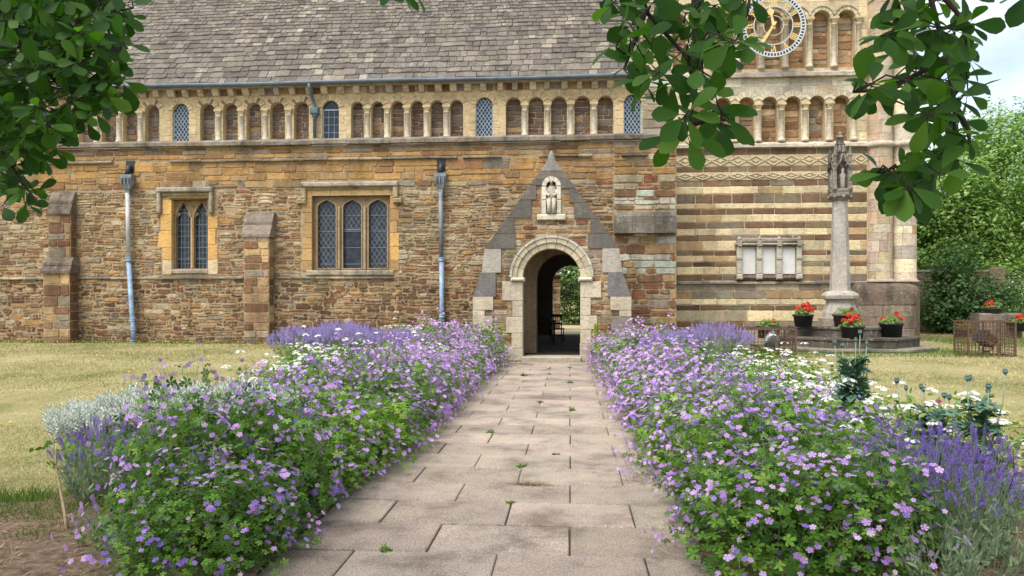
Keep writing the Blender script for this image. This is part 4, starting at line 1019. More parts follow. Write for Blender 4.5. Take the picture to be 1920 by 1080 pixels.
def palm_t(lobes=5):
    v = [(0, 0, 0)]; f = []
    for k in range(lobes):
        t = math.radians(-125 + 250 * k / (lobes - 1)); c, s_ = math.sin(t), math.cos(t); o = len(v); l = 1 - .12 * abs(k - 2)
        P_ = lambda u, w_, z: (c * u + s_ * w_, s_ * u - c * w_, z)
        v += [P_(.5 * l, -.2, .04), P_(l * .85, -.22, -.04), P_(l, 0, -.1), P_(l * .85, .22, -.04), P_(.5 * l, .2, .04)]
        f.append((0, o, o + 1, o + 2, o + 3, o + 4))
    return v, f
def flower_t(n=5, w=.42, cup=.12):
    v = [(0, 0, 0)]; f = []
    for k in range(n):
        t = 2 * math.pi * k / n; c, s_ = math.cos(t), math.sin(t); o = len(v); P_ = lambda u, q, z: (c * u - s_ * q, s_ * u + c * q, z)
        v += [P_(.45, -w * .6, cup * .6), P_(.85, -w, cup), P_(1.0, 0, cup * .8), P_(.85, w, cup), P_(.45, w * .6, cup * .6)]; f.append((0, o, o + 1, o + 2, o + 3, o + 4))
    return v, f
def spike_t(n=7):   # a flower spike: whorls of small lobes around an axis along y, length 1
    v = []; f = []
    for k in range(n):
        y = k / n; r = .12 * (1 - .5 * y); 
        for q in range(3):
            t = 2 * math.pi * q / 3 + k * .9; c, s_ = math.cos(t), math.sin(t); o = len(v)
            v += [(c * .02, y, s_ * .02), (c * r - s_ * r * .7, y + .04, s_ * r + c * r * .7), (c * r * 1.3, y + .14, s_ * r * 1.3), (c * r + s_ * r * .7, y + .04, s_ * r - c * r * .7)]; f.append((o, o + 1, o + 2, o + 3))
    # link the whorls with a thin core so that one spike is one island
    o = len(v); v += [(-.02, 0, 0), (.02, 0, 0), (.012, 1, 0), (-.012, 1, 0)]; f.append((o, o + 1, o + 2, o + 3))
    return v, f
BLADE = ([(-.5, 0, 0), (.5, 0, 0), (.3, .55, .06), (0, 1, .2), (-.3, .55, .06)], [(0, 1, 2, 4), (4, 2, 3)])
STEM = ([(-.5, 0, -.3), (.5, 0, -.3), (0, 0, .5), (-.3, 1, -.2), (.3, 1, -.2), (0, 1, .3)], [(0, 1, 4, 3), (1, 2, 5, 4), (2, 0, 3, 5)])
def stems(nm, p0, p1, wd, mat):
    d = p1 - p0; l = np.linalg.norm(d, axis=1); Rm = frame(d, rdir(len(p0))); nm.add(*STEM, p0, Rm, np.stack([np.full(len(l), wd), l, np.full(len(l), wd)], 1), mat)
# palettes of living things
M['ger_leaf'] = leaf_mat('geranium leaf', [(0, (.06, .14, .016)), (.45, (.12, .235, .024)), (.8, (.18, .32, .035)), (1, (.28, .41, .07))], .32)
M['ger_leaf_shaded'] = leaf_mat('shaded geranium leaf', [(0, (.035, .095, .012)), (.5, (.08, .18, .02)), (.85, (.145, .275, .03)), (1, (.22, .34, .065))], .28)  # darker copy of the geranium leaf, with shade put into its colour
M['lilac'] = leaf_mat('lilac petal', [(0, (.40, .22, .58)), (.4, (.53, .31, .67)), (.75, (.62, .40, .73)), (1, (.67, .46, .70))], .3, .6, .1, (1.1, 1, 1.1))
M['violet'] = leaf_mat('violet petal', [(0, (.22, .13, .50)), (.5, (.34, .20, .62)), (1, (.48, .28, .68))], .3, .6, .1, (1.1, 1, 1.1))  # bluer than the lilac petal: shade on near blooms put into the colour
M['white_petal'] = leaf_mat('white petal', [(0, (.62, .66, .55)), (.3, (.78, .78, .72)), (1, (.86, .86, .82))], .25, .6, .1, (1, 1, 1))
M['lime_leaf'] = leaf_mat('fresh leaf', [(0, (.06, .13, .02)), (.5, (.13, .23, .035)), (1, (.25, .34, .08))], .35)
M['lav_spike'] = leaf_mat('lavender spike', [(0, (.26, .21, .46)), (.5, (.36, .29, .55)), (1, (.48, .41, .64))], .2, .7, .1, (1, 1, 1))
M['lav_dark'] = leaf_mat('deep lavender spike', [(0, (.14, .09, .34)), (.5, (.22, .15, .46)), (1, (.34, .23, .58))], .2, .7, .1, (1, 1, 1))
M['lav_leaf'] = leaf_mat('grey green leaf', [(0, (.10, .16, .09)), (.5, (.17, .24, .13)), (1, (.28, .33, .21))], .25, .7)
M['silver'] = leaf_mat('silver woolly spike', [(0, (.42, .47, .42)), (.5, (.55, .60, .54)), (1, (.68, .71, .64))], .15, .8, .1, (1, 1, .9))
M['poppy_leaf'] = leaf_mat('glaucous leaf', [(0, (.05, .12, .075)), (.5, (.09, .18, .12)), (1, (.20, .31, .24))], .2, .6)
M['pink'] = leaf_mat('pink petal', [(0, (.62, .16, .30)), (1, (.80, .36, .44))], .3, .6, .1, (1, 1, 1))
M['red'] = leaf_mat('red petal', [(0, (.50, .018, .015)), (.6, (.68, .04, .03)), (1, (.78, .10, .06))], .2, .6, .1, (1, 1, 1))
M['yellow'] = leaf_mat('yellow petal', [(0, (.62, .42, .03)), (1, (.75, .58, .08))], .2, .6, .1, (1, 1, 1))
M['seed'] = plain('seed head', (.10, .17, .15), .7, 0, .3, 40)
M['grass'] = leaf_mat('grass blade', [(0, (.11, .14, .045)), (.3, (.27, .255, .11)), (.6, (.42, .365, .19)), (1, (.56, .49, .30))], .25, .8, .1, (1.1, 1.1, .7))
M['grass_green'] = leaf_mat('long green grass', [(0, (.05, .10, .02)), (.6, (.10, .17, .035)), (1, (.22, .26, .08))], .3, .7, .1)
M['straw'] = leaf_mat('straw', [(0, (.10, .06, .035)), (.5, (.26, .18, .11)), (1, (.46, .35, .23))], .1, .9, .05, (1, 1, 1))
M['tree_near'] = leaf_mat('overhanging leaf', [(0, (.022, .068, .012)), (.5, (.04, .108, .018)), (.85, (.075, .165, .026)), (1, (.11, .21, .035))], .42, .5, .22, (1.4, 1.8, .4))
M['tree_far'] = leaf_mat('tree leaf', [(0, (.11, .20, .05)), (.5, (.20, .33, .085)), (1, (.33, .46, .16))], .35, .6)
M['tree_far_dark'] = leaf_mat('deep green leaf', [(0, (.035, .085, .03)), (.5, (.07, .145, .045)), (1, (.12, .21, .07))], .3, .6)
M['conifer'] = leaf_mat('golden conifer', [(0, (.22, .30, .03)), (1, (.42, .48, .07))], .2, .7)
OVAL = leaf_t(); PALM = palm_t(); FL5 = flower_t(); SPIKE = spike_t(); OBO = obovate_t(); SLIM = leaf_t(.14, .03, -.2)

def dome(k, rx, ry, rz, lo=.5, hi=1.0):
    d = rdir(k); d[:, 2] = np.abs(d[:, 2]) * 1.0; r = rng.uniform(lo ** 2, hi ** 2, k) ** .5
    lump = 1 + .24 * np.sin(d[:, 0] * 5 + d[:, 1] * 3) * np.sin(d[:, 1] * 6 - d[:, 2] * 4)
    p = d * (r * lump)[:, None] * np.array([rx, ry, rz]); p[:, 2] += .04; return p, d
def geranium(name_leaf, nl, nf, rx, ry, rz, leaf_m, petal_m, label, group, ls=.036, fs=.021, petal2=None):
    root = empty('geranium_plant', (0, 0, 0), label, 'geranium', group)
    nm = NM(); p, d = dome(nl, rx, ry, rz, .45, 1.0)
    up = nrm(d * .8 + np.array([0, 0, .8]) + rng.normal(size=(nl, 3)) * .45); ax = nrm(np.cross(up, rdir(nl)) + d * .5)
    nm.add(*PALM, p, frame(ax, up), ls * rng.uniform(.65, 1.25, nl), 0)
    ns = nl // 8; p2, d2 = dome(ns, rx * .98, ry * .98, rz, .85, 1.04); stems(nm, p2 * np.array([.55, .55, .5]), p2, .004, 1)
    nm.build('foliage', [leaf_m, 'stem'], root)
    nm = NM(); p, d = dome(nf, rx * 1.05, ry * 1.05, rz * 1.04, .92, 1.1); c = nf
    # flowers in loose pairs and sprays
    sel = rng.integers(0, max(1, nf // 3), nf); p = p[sel] + rng.normal(size=(nf, 3)) * .035; d = d[sel]
    up = nrm(d + rng.normal(size=(nf, 3)) * .5 + np.array([0, -.25, .35])); 
    mi = rng.random(nf) < .22
    for msk, mm in ((~mi, 0), (mi, 1)): nm.add(*FL5, p[msk], frame(np.cross(up[msk], rdir(msk.sum())), up[msk]), fs * rng.uniform(.7, 1.2, msk.sum()), mm)
    stems(nm, p - up * .09 + rng.normal(size=p.shape) * .02 - np.array([0, 0, .04]), p, .003, 2)
    nm.build('blossoms', [petal_m, petal2 or petal_m, 'stem'], root)
    return root
def lavender(ns, rx, ry, h, spike_m, leaf_m, label, group, sp=.055, name='lavender_plant', cat='lavender', leafy=1.0, lean=.35):
    root = empty(name, (0, 0, 0), label, cat, group); nm = NM()
    a = rng.uniform(0, 2 * math.pi, ns); r = rng.uniform(0, 1, ns) ** .5
    base = np.stack([np.cos(a) * r * rx * .45, np.sin(a) * r * ry * .45, np.zeros(ns)], 1)
    tip = np.stack([np.cos(a) * r * rx, np.sin(a) * r * ry, h * (1 - lean * r ** 2) * rng.uniform(.78, 1.05, ns)], 1)
    stems(nm, base, tip, .0035, 1)
    k = int(ns * 3 * leafy); q = rng.integers(0, ns, k); t = rng.uniform(.15, .8, k)[:, None]; p = base[q] * (1 - t) + tip[q] * t
    d = nrm(tip[q] - base[q]); ax = nrm(d + rdir(k) * .8); nm.add(*SLIM, p, frame(ax, rdir(k)), rng.uniform(.04, .075, k), 0)
    nm.build('foliage', [leaf_m, 'stem_grey'], root)
    nm = NM(); d = nrm(tip - base + rng.normal(size=(ns, 3)) * .05); nm.add(*SPIKE, tip, frame(d, rdir(ns)), np.stack([np.full(ns, sp * 1.35), rng.uniform(.8, 1.35, ns) * sp, np.full(ns, sp * 1.35)], 1), 0)
    nm.build('flower_spikes', [spike_m], root)
    return root
def whites(nl, nh, rx, ry, rz, label, group):
    root = empty('white_phlox_plant', (0, 0, 0), label, 'white flowers', group); nm = NM()
    p, d = dome(nl, rx, ry, rz, .4, 1.0); up = nrm(d + np.array([0, 0, .7]) + rng.normal(size=(nl, 3)) * .5); ax = nrm(np.cross(up, rdir(nl)) + d * .6)
    nm.add(*OVAL, p, frame(ax, up), rng.uniform(.035, .075, nl), 0); nm.build('foliage', ['lime_leaf'], root)
    nm = NM(); hp, hd = dome(nh, rx, ry, rz * 1.05, .95, 1.1); hp = hp[hp[:, 2] > rz * .35]; per = 12
    c = np.repeat(hp, per, 0); k = len(c); off = rdir(k) * np.array([.05, .05, .025]); off[:, 2] = np.abs(off[:, 2]); p = c + off
    up = nrm(off + np.array([0, 0, .06])); nm.add(*FL5, p, frame(np.cross(up, rdir(k)), up), rng.uniform(.013, .021, k), 0); nm.build('blossoms', ['white_petal'], root)
    return root
def poppy(h, heads, nl, label, loc, group=None, lr=.16):
    root = empty('poppy_plant', loc, label, 'poppy', group); nm = NM(); sb = MB()
    for dx, dy, hz in heads:
        sb.tube([(dx * .2, dy * .2, 0), (dx * .5, dy * .5, hz * .55), (dx * .9, dy * .9, hz * .8), (dx, dy, hz)], [.008, .007, .005, .004], 5)
    k = nl; z = rng.uniform(.0, 1, k) ** .9 * h * .86; a = rng.uniform(0, 2 * math.pi, k); r = rng.uniform(.15, 1, k) * lr * (1.1 - .5 * z / h)
    p = np.stack([np.cos(a) * r * .35, np.sin(a) * r * .35, z], 1); ax = nrm(np.stack([np.cos(a), np.sin(a), rng.uniform(-.3, .8, k)], 1)); up = nrm(np.array([0, 0, 1.]) + rdir(k) * .5)
    nm.add(*PALM, p + ax * r[:, None] * .6, frame(ax, up), rng.uniform(.035, .08, k), 0); nm.add(*leaf_t(.34, .08, -.3), p, frame(ax, up), rng.uniform(.08, .19, k) * (1.15 - .5 * z / h), 0)
    nm.build('foliage', ['poppy_leaf'], root); sb.build('stem', 'stem_grey', root)
    for dx, dy, hz in heads:
        b = MB(); s_ = rnd.uniform(.8, 1.15); b.lathe((dx, dy, hz - .004), [(.004, 0), (.012 * s_, .005), (.019 * s_, .018), (.019 * s_, .028), (.012 * s_, .037), (.018 * s_, .04), (.016 * s_, .044), (.0, .046)], 8); b.build('seed_head', 'seed', root)
    return root
GL = 'geraniums edging the paved path'
NEARV = [geranium('g', nl, n, .56, .52, hh, 'ger_leaf_shaded', pm, 'x', GL, ls, .0205, p2) for nl, n, hh, ls, pm, p2 in ((1150, 300, .76, .042, 'violet', 'lilac'), (1300, 200, .70, .036, 'violet', 'lilac'), (1000, 360, .80, .045, 'lilac', 'violet'))]
MIDV = [geranium('g', nl, n, .56, .56, hh, lm, 'lilac', 'x', GL, .04, .022, 'violet') for nl, n, hh, lm in ((1100, 420, .70, 'ger_leaf'), (1000, 230, .64, 'ger_leaf'), (900, 480, .76, 'ger_leaf_shaded'))]
FARV = [geranium('g', nl, n, .58, .56, hh, 'ger_leaf', 'lilac', 'x', GL, .043, .024, 'lilac') for nl, n, hh in ((700, 430, .68), (650, 520, .62), (800, 300, .74))]
used = set()
def place(proto, x, y, s=1.0, sz=None, label=None, group=None, rz=None):
    if id(proto) in used: c = copy_tree(proto)
    else: used.add(id(proto)); c = proto
    c.location = (x, y, gz(x, y) + .03); c.rotation_euler.z = rnd.uniform(0, 6.28) if rz is None else rz; c.scale = (s, s, sz or s)
    if label: c['label'] = label
    if group: c['group'] = group
    return c
def gl(side, y):
    z = 'near end of' if y < 6.2 else 'middle of' if y < 11.5 else 'porch end of'
    look = 'leafy geranium with scattered violet flowers' if y < 6.2 else 'bushy geranium dotted with lilac flowers' if y < 11.5 else 'geranium smothered in lilac flowers'
    return f'{look}, {z} the bed with the {"silver spikes" if side < 0 else "pink poppies"}'
for side, rows in ((-1, (-2.12, -2.82)), (1, (1.17, 1.68))):
    for ri, X in enumerate(rows):
        y = 4.55 + ri * .25 if side < 0 else 4.45 + ri * .2
        while y < 18.1:
            t = y; v = NEARV if t < 5.9 else MIDV if t < 8.6 else FARV if t > 10.5 else MIDV + FARV
            near = side < 0 and ri and y < 7.2
            s = rnd.uniform(.84, 1.14) * (1.0 if y < 14 else 1.08)
            lab = gl(side, y)
            place(rnd.choice(v), (-2.55 if near else X) + rnd.uniform(-.08, .08), y, min(s, .9) if near else s, s * rnd.uniform(.84, 1.14) * (1.05 if ri else .92) , lab, 'geraniums: ' + lab.split(', ')[1])
            y += rnd.uniform(.5, .64)
for X, Y in ((-2.15, 4.15), (2.2, 6.4)):
    lab = gl(1 if X > 0 else -1, 5.0); place(rnd.choice(NEARV), X, Y, .9, .72, lab, 'geraniums: ' + lab.split(', ')[1])
WH = [whites(900, n, .55, .5, .72, 'x', 'w') for n in (26, 56)]
def wl(side): return f'pale green clump with white flower heads in the bed with the {"silver spikes" if side < 0 else "pink poppies"}'
for X, Y, v in ((-3.35, 8.2, 0), (-3.45, 9.0, 0), (-3.4, 9.8, 1), (-3.35, 10.6, 1), (-3.25, 11.4, 1), (-4.0, 11.2, 1), (-3.0, 12.1, 1), (-2.75, 12.8, 1), (-2.6, 13.5, 1), (-3.6, 15.9, 1), (-3.3, 17.0, 1),
                (2.2, 7.0, 0), (2.35, 7.7, 0), (2.6, 8.3, 1), (3.0, 8.0, 0), (2.55, 9.1, 1), (3.1, 9.0, 1), (2.6, 9.9, 1), (3.15, 9.9, 1), (2.55, 10.8, 1), (3.1, 10.8, 1), (2.5, 11.7, 1), (2.95, 11.9, 1), (2.3, 12.6, 1), (3.0, 6.5, 0), (2.3, 8.4, 0), (2.45, 6.05, 0), (3.0, 5.95, 0)):
    place(WH[v], X, Y, rnd.uniform(.9, 1.1), rnd.uniform(.9, 1.1) * (.95 if X > 0 and Y < 7.6 else .76 if X > 0 else 1.0), wl(X), 'white flowered clumps: ' + ('silver spike bed' if X < 0 else 'pink poppy bed'))
LF = lavender(330, .62, .55, .72, 'lav_spike', 'lav_leaf', 'x', 'l', .085, lean=.25)
for X, Y, s, lab in ((-4.75, 13.1, 1, 'pale lavender bush at the lawn side, in front of the rusty cage end'), (-4.0, 13.0, 1.06, 'pale lavender bush beside the white flowers, in front of the rusty cage'), (-3.35, 13.9, 1.06, 'pale lavender bush by the foot of the dark topped downpipe'), (-4.3, 14.1, 1.05, 'pale lavender bush pressed against the rusty cage mesh'),
                     (1.95, 14.2, 1.12, 'pale lavender bush nearer the porch, below the striped tower'), (2.6, 14.0, 1.15, 'pale lavender bush beside the floodlight cage below the striped tower')):
    place(LF, X, Y, s, s, lab, 'pale lavender bushes')
LN = lavender(210, .42, .38, .62, 'lav_dark', 'lav_leaf', 'x', 'l', .05)
for X, Y, s, lab in ((2.28, 5.2, 1.1, 'deep violet lavender between the geraniums and the poppy seed heads'), (2.62, 5.3, 1.06, 'deep violet lavender at the outer edge beside the bare rose twig'), (2.3, 4.75, .95, 'deep violet lavender at the front corner over bare earth'),
                     (-3.6, 5.55, .95, 'deep violet lavender in front of the silver spikes near the young rose'), (-3.15, 5.5, .98, 'deep violet lavender between the silver spikes and the geraniums')):
    place(LN, X, Y, s, s, lab, 'deep violet lavenders')
SV = lavender(330, .5, .32, .58, 'silver', 'lav_leaf', 'x', 's', .15, 'silver_spike_plant', 'silver plant', .6, .15)
for X, Y, s, lab in ((-4.1, 6.35, .88, 'silver woolly spiked plant at the lawn edge of the row'), (-3.55, 6.45, 1.05, 'silver woolly spiked plant in the middle of the row'), (-3.0, 6.5, 1.08, 'silver woolly spiked plant against the geraniums')):
    place(SV, X, Y, s, s, lab, 'silver spiked plants', 0)
CT = lavender(46, .38, .36, .5, 'lav_leaf', 'lav_leaf', 'x', 's', .05, 'catmint_plant', 'catmint', 2.2)
for X, Y, s, lab in ((2.3, 4.35, .85, 'lanky grey green plant at the front of the bed with the pink poppies'), (1.95, 4.1, .8, 'lanky grey green plant spilling to the photo edge beside the paving'), (2.55, 4.6, .9, 'lanky grey green plant on bare earth beside the deep lavender'), (-2.6, 4.3, .7, 'lanky grey green plant at the front corner by the young rose stem')):
    place(CT, X, Y, s, s, lab, 'lanky grey green plants')
x, z = P(1597, 770, 7.6)
poppy(1.12, [(-.16, .0, 1.10), (-.07, .05, 1.07), (.02, -.05, 1.13), (.09, .03, 1.2), (.13, -.03, 1.1), (.18, .05, 1.02), (-.2, .05, 1.0)], 260, 'tall bushy blue green poppy with a cluster of seed heads, below the stone cross', (PX(1597, 7.6), 7.6, gz(2.75, 7.6)), lr=.2)
poppy(1.0, [(-.09, 0, .99), (-.05, .05, .99), (.03, -.05, .94), (.08, .05, .90), (.17, .0, 1.04)], 130, 'tall poppy with five round seed heads beside the bare rose twig', (PX(1838, 5.65), 5.65, gz(2.9, 5.6)), lr=.2)
poppy(.9, [(-.25, 0, .93), (-.16, .05, .87), (-.08, -.02, .89), (-.03, .05, .86), (.1, 0, .82), (.16, .05, .80), (-.05, -.1, .65), (.12, -.1, .64)], 110, 'low spreading poppy with many seed heads beside a pink bloom', (PX(1745, 6.0), 6.0, gz(2.8, 6)), lr=.26)
poppy(.7, [(-.09, 0, .68), (.0, .05, .78), (.05, 0, .71), (.12, .05, .76)], 30, 'slim poppy with four seed heads behind the silver spikes', (PX(265, 7.1), 7.1, gz(-3.8, 7)), lr=.12)
def pinkflower(px, py, Y, s, label, h):
    x, z = P(px, py, Y); g = gz(x, Y); root = empty('pink_poppy', (x, Y, g), label, 'poppy', 'pink poppy blooms'); b = MB(); b.tube([(0, .05, 0), (.02, .03, (z - g) * .6), (0, 0, z - g)], [.005, .005, .004], 5); b.build('stem', 'stem_grey', root)
    nm = NM(); k = 16; a = np.linspace(0, 4 * math.pi, k, endpoint=False); t = np.where(np.arange(k) < 8, .35, 1.1)
    ax = np.stack([np.cos(a), np.sin(a), t], 1); nm.add(*leaf_t(.5, .12, .2), np.tile([[0, 0, z - g]], (k, 1)), frame(ax, np.tile([[0, 0, 1.]], (k, 1)) - ax * .3), np.full(k, s)); nm.build('petals', ['pink'], root)
pinkflower(1460, 918, 4.55, .036, 'single pink poppy bloom among the violet geraniums', .6); pinkflower(1760, 756, 5.9, .034, 'single pink poppy bloom below the seed heads', .7)
# bare rose twig and young rose
def rose(label, loc, stems_, leaves, leaf_pts, mat, name='rose_bush', leafm='lime_leaf', extra=None):
    root = empty(name, loc, label, 'rose'); b = MB()
    for p, r in stems_: b.tube(p, [r * (1 - .6 * i / (len(p) - 1)) for i in range(len(p))], 6)
    b.build('stem', mat, root); nm = NM(); k = leaves; q = rng.integers(0, len(leaf_pts), k); p = np.array(leaf_pts)[q] + rng.normal(size=(k, 3)) * .045
    nm.add(*OVAL, p, frame(rdir(k) + np.array([0, 0, -.1]), rdir(k) + np.array([0, -.3, 1.])), rng.uniform(.03, .055, k)); nm.build('foliage', [leafm], root); return root
r1 = rose('nearly bare rose twig with one yellow leaf at the lawn edge', (PX(1890, 5.2), 5.2, gz(3.1, 5.2)), [([(0, 0, 0), (-.02, 0, .25), (-.05, .02, .5), (-.13, .02, .72)], .008), ([(-.02, 0, .25), (.04, 0, .42), (.03, 0, .6)], .006), ([(-.05, .02, .4), (-.1, 0, .52), (-.18, 0, .60)], .005)], 9, [(.03, 0, .55), (-.05, 0, .5), (.05, 0, .4), (.02, 0, .62)], 'twig')
b = NM(); b.add(*OVAL, [[.04, -.03, .46], [.045, -.03, .47]], frame(np.array([[.3, -.5, .2], [-.3, -.4, .3]]), np.array([[0, -1, .6], [.2, -1, .5]])), [.05, .04]); b.build('yellow_leaf', ['yellow'], r1)
xr = PX(128, 4.75)
rose('young rose on a slanting bare pale stem, its few leaves over the silver spikes', (xr, 4.75, gz(xr, 4.75)), [([(0, 0, 0), (-.06, .05, .16), (-.13, .1, .32), (-.18, .13, .47), (-.19, .15, .62)], .013), ([(-.18, .13, .44), (-.26, .12, .55)], .006), ([(-.185, .14, .52), (-.08, .12, .6)], .006)], 46, [(-.27, .12, .56), (-.2, .14, .6), (-.1, .12, .6), (-.18, .1, .5), (-.06, .12, .55)], 'cane', leafm='ger_leaf')
# ---------------------------------------------------------------- grass, straw, small lawn flowers, weeds
def blades(name, regions, mat, ln, wd, lean=.6):
    nm = NM()
    for x0, x1, y0, y1, n, sc in regions:
        p = np.stack([rng.uniform(x0, x1, n), rng.uniform(y0, y1, n), np.zeros(n)], 1); p[:, 2] = [gz(a, c) for a, c in p[:, :2]]
        ax = nrm(np.array([0, 0, 1.]) + rdir(n) * np.array([lean, lean, .2])); l = rng.uniform(*ln, n) * sc; nm.add(*BLADE, p, frame(ax, rdir(n) + np.array([0, -.6, .2])), np.stack([np.full(n, wd) * sc, l, l], 1))
    return tag(nm.build(name, [mat]), kind='stuff')
blades('lawn_grass', [(-9, -3.7, 5.6, 9, 26000, .8), (-13, -3.9, 9, 14, 26000, 1.1), (-17, -4, 14, 20.5, 24000, 1.4), (3.4, 6.5, 6, 9, 12000, .8), (3.4, 10, 9, 14, 18000, 1.1), (2.9, 15, 14, 22, 22000, 1.4), (10.3, 19, 20, 30, 9000, 2.0)], 'grass', (.02, .05), .007, 1.3)
blades('long_grass', [(-4.9, -3.5, 4.9, 5.7, 3200, 1), (-3.6, -3.2, 4.5, 5.4, 600, 1), (3.1, 3.5, 5.0, 7, 900, .9), (-17, -2.4, 20.1, 20.5, 2600, 1.2), (2.9, 4.5, 16.5, 17.4, 700, 2), (5, 9, 16.6, 18.6, 2500, 1), (10.4, 14, 20.5, 24, 2500, 1.2), (-4.3, -3.6, 5.6, 18, 3600, .6), (3.1, 3.6, 6.5, 16, 2600, .6)] + [(x_, x_ + rnd.uniform(.1, .5), y_, y_ + rnd.uniform(.15, .6), rnd.randint(20, 70), .45) for x_, y_ in [(rnd.uniform(-11, -4.2), rnd.uniform(6, 19)) for _ in range(60)] + [(rnd.uniform(3.6, 9), rnd.uniform(7, 16)) for _ in range(36)]], 'grass_green', (.06, .16), .008, .8)
nm = NM(); n = 2600; p = np.concatenate([np.stack([rng.uniform(-4.6, -2.3, n // 2), rng.uniform(3.4, 5.2, n // 2), np.zeros(n // 2)], 1), np.stack([rng.uniform(1.8, 4.1, n // 2), rng.uniform(3.4, 5.0, n // 2), np.zeros(n // 2)], 1)])
p[:, 2] = [gz(a, c) + .066 for a, c in p[:, :2]]; ax = rdir(n) * np.array([1, 1, .18]); nm.add(*BLADE, p, frame(ax, np.tile([[0, 0, 1.]], (n, 1))), np.stack([np.full(n, .007), rng.uniform(.03, .12, n), np.full(n, .02)], 1)); tag(nm.build('dry_straw', ['straw']), kind='stuff')
nm = NM(); n = 520; p = np.concatenate([np.stack([rng.uniform(-16, -4.2, n // 2), 20.4 - rng.exponential(.5, n // 2), np.zeros(n // 2)], 1), np.stack([rng.uniform(3.3, 9, n // 4), rng.uniform(7, 17, n // 4), np.zeros(n // 4)], 1), np.stack([rng.uniform(-12, -4, n // 4), rng.uniform(8, 20, n // 4), np.zeros(n // 4)], 1)])
p[:, 2] = [gz(a, c) + .06 for a, c in p[:, :2]]; nm.add(*FL5, p, frame(rdir(n), np.tile([[0, -.5, 1.]], (n, 1)) + rdir(n) * .3), rng.uniform(.010, .02, n)); tag(nm.build('lawn_flowers', ['yellow']), kind='stuff')
wi = 0
for px, py, Y, s, lab in ((975, 875, None, 1.0, 'green weed in the joint beyond the dry moss'), (958, 943, None, .8, 'green weed in the joint this side of the dry moss'), (722, 1033, None, .9, 'low green weed on the slab nearest the geraniums'), (920, 812, None, 1.1, 'tall green weed beside a wilted brown one'), (1072, 770, None, 1.1, 'green weed on the straight joint, second from the tall one'), (1012, 755, None, 1.0, 'small dark weed halfway along the path'), (1040, 852, None, .7, 'flat weed on a slab joint towards the pink paving edge'),
                          (1070, 718, None, 1.3, 'bright weed on the straight joint, midway to the porch'), (983, 705, None, 1.5, 'spreading weed near the doorstep'), (1070, 690, None, 1.2, 'weed on the straight joint just before the doorstep'), (1030, 692, None, 1.0, 'weed in the last joints before the doorstep'), (1030, 702, None, .9, 'tiny weed beside the spreading weed near the doorstep')):
    D = EYE * F / (py - CY); u = (px - CX) / F; x = D * (u * CO - SI); y = D * (CO + u * SI); nm = NM(); k = 34
    ax = nrm(rdir(k) * np.array([1, 1, .3]) + np.array([0, 0, .45])); nm.add(*SLIM, rng.normal(size=(k, 3)) * np.array([.012, .008, .0]), frame(ax, rdir(k) + np.array([0, 0, .8])), rng.uniform(.025, .07, k) * s)
    o = nm.build('weed', ['lime_leaf' if wi % 3 else 'ger_leaf']); o.location = (x, y, -.004); tag(o, lab, 'weed', 'weeds in the paving joints'); wi += 1
nm = NM(); k = 420; p = np.stack([rng.normal(0, .085, k), rng.normal(0, .02, k), np.zeros(k)], 1); ax = nrm(rdir(k) + np.array([0, 0, .4])); nm.add(*BLADE, p, frame(ax, rdir(k)), np.stack([np.full(k, .005), rng.uniform(.015, .05, k), np.full(k, .02)], 1)); o = nm.build('dry_moss', ['straw'])
D = EYE * F / (909 - CY); u = (995 - CX) / F; o.location = (D * (u * CO - SI), D * (CO + u * SI), .0); tag(o, 'brown dried moss clump along a paving joint', 'moss')
# ================================================================ MEMORIAL CROSS AND OTHER THINGS
XY = 19.6; XX = PX(1575, XY); zx = lambda py: PZ(1575, py, XY); g0 = gz(XX, XY)
cr_ = empty('stone_cross', (XX, XY, g0), 'tall grey stone memorial cross with a carved lantern head on octagonal steps', 'memorial cross')
O8 = 1 / math.cos(R(22.5))
for r, za, zb, t, y0 in ((2.02, -.2, .10, (.28, .25, .2), 0), (1.66, .10, .335, (.15, .13, .105), 0), (1.16, .335, .575, (.17, .148, .12), 0)):
    b = MB(); b.lathe((0, 0, 0), [((r - .03) * O8, za), ((r - .03) * O8, zb - .06), (r * O8, zb - .055), (r * O8, zb - .012), ((r - .015) * O8, zb)], 8, 0, t, False, rot=R(22.5))
    # block joints on the faces of the step
    for k in range(8):
        a = R(45 * k - 90)
        for q in (-.3, .35):
            cxn, cyn = math.cos(a) * (r - .027) - math.sin(a) * q * r * .8, math.sin(a) * (r - .027) + math.cos(a) * q * r * .8
            b.tube([(cxn, cyn, za + .0), (cxn, cyn, zb - .06)], .006, 4, 0, (.4, .35, .28))
    b.build('step', 'oldgrey', cr_)
T1 = (.40, .36, .31); h = lambda py: zx(py) - g0
b = MB(); b.lathe((0, 0, 0), [(.48 * O8, .575), (.48 * O8, .76), (.44 * O8, .78)], 8, 0, (.30, .25, .2), False, rot=R(22.5))
b.lathe((0, 0, 0), [(.40 * O8, .78), (.39 * O8, .9), (.30 * O8, h(566)), (.31 * O8, h(563)), (.40 * O8, h(560)), (.41 * O8, h(554)), (.36 * O8, h(549)), (.25 * O8, h(545))], 8, 0, T1, False, rot=R(22.5)); b.build('base', 'ashlar', cr_)
b = MB(); b.lathe((0, 0, 0), [(.23 * O8, h(545)), (.225 * O8, h(540)), (.165 * O8, h(381)), (.15 * O8, h(376))], 8, 0, (.42, .385, .34), False, rot=R(22.5)); b.build('shaft', 'ashlar', cr_)
b = MB(); z0, z1 = h(380), h(246); H = z1 - z0; T2 = (.27, .24, .20)
b.lathe((0, 0, z0), [(.15, 0), (.2, .06), (.30, .14), (.31, .20), (.27, .22), (.29, .27), (.29, .31), (.25, .33)], 8, 0, T2, False, rot=R(22.5))
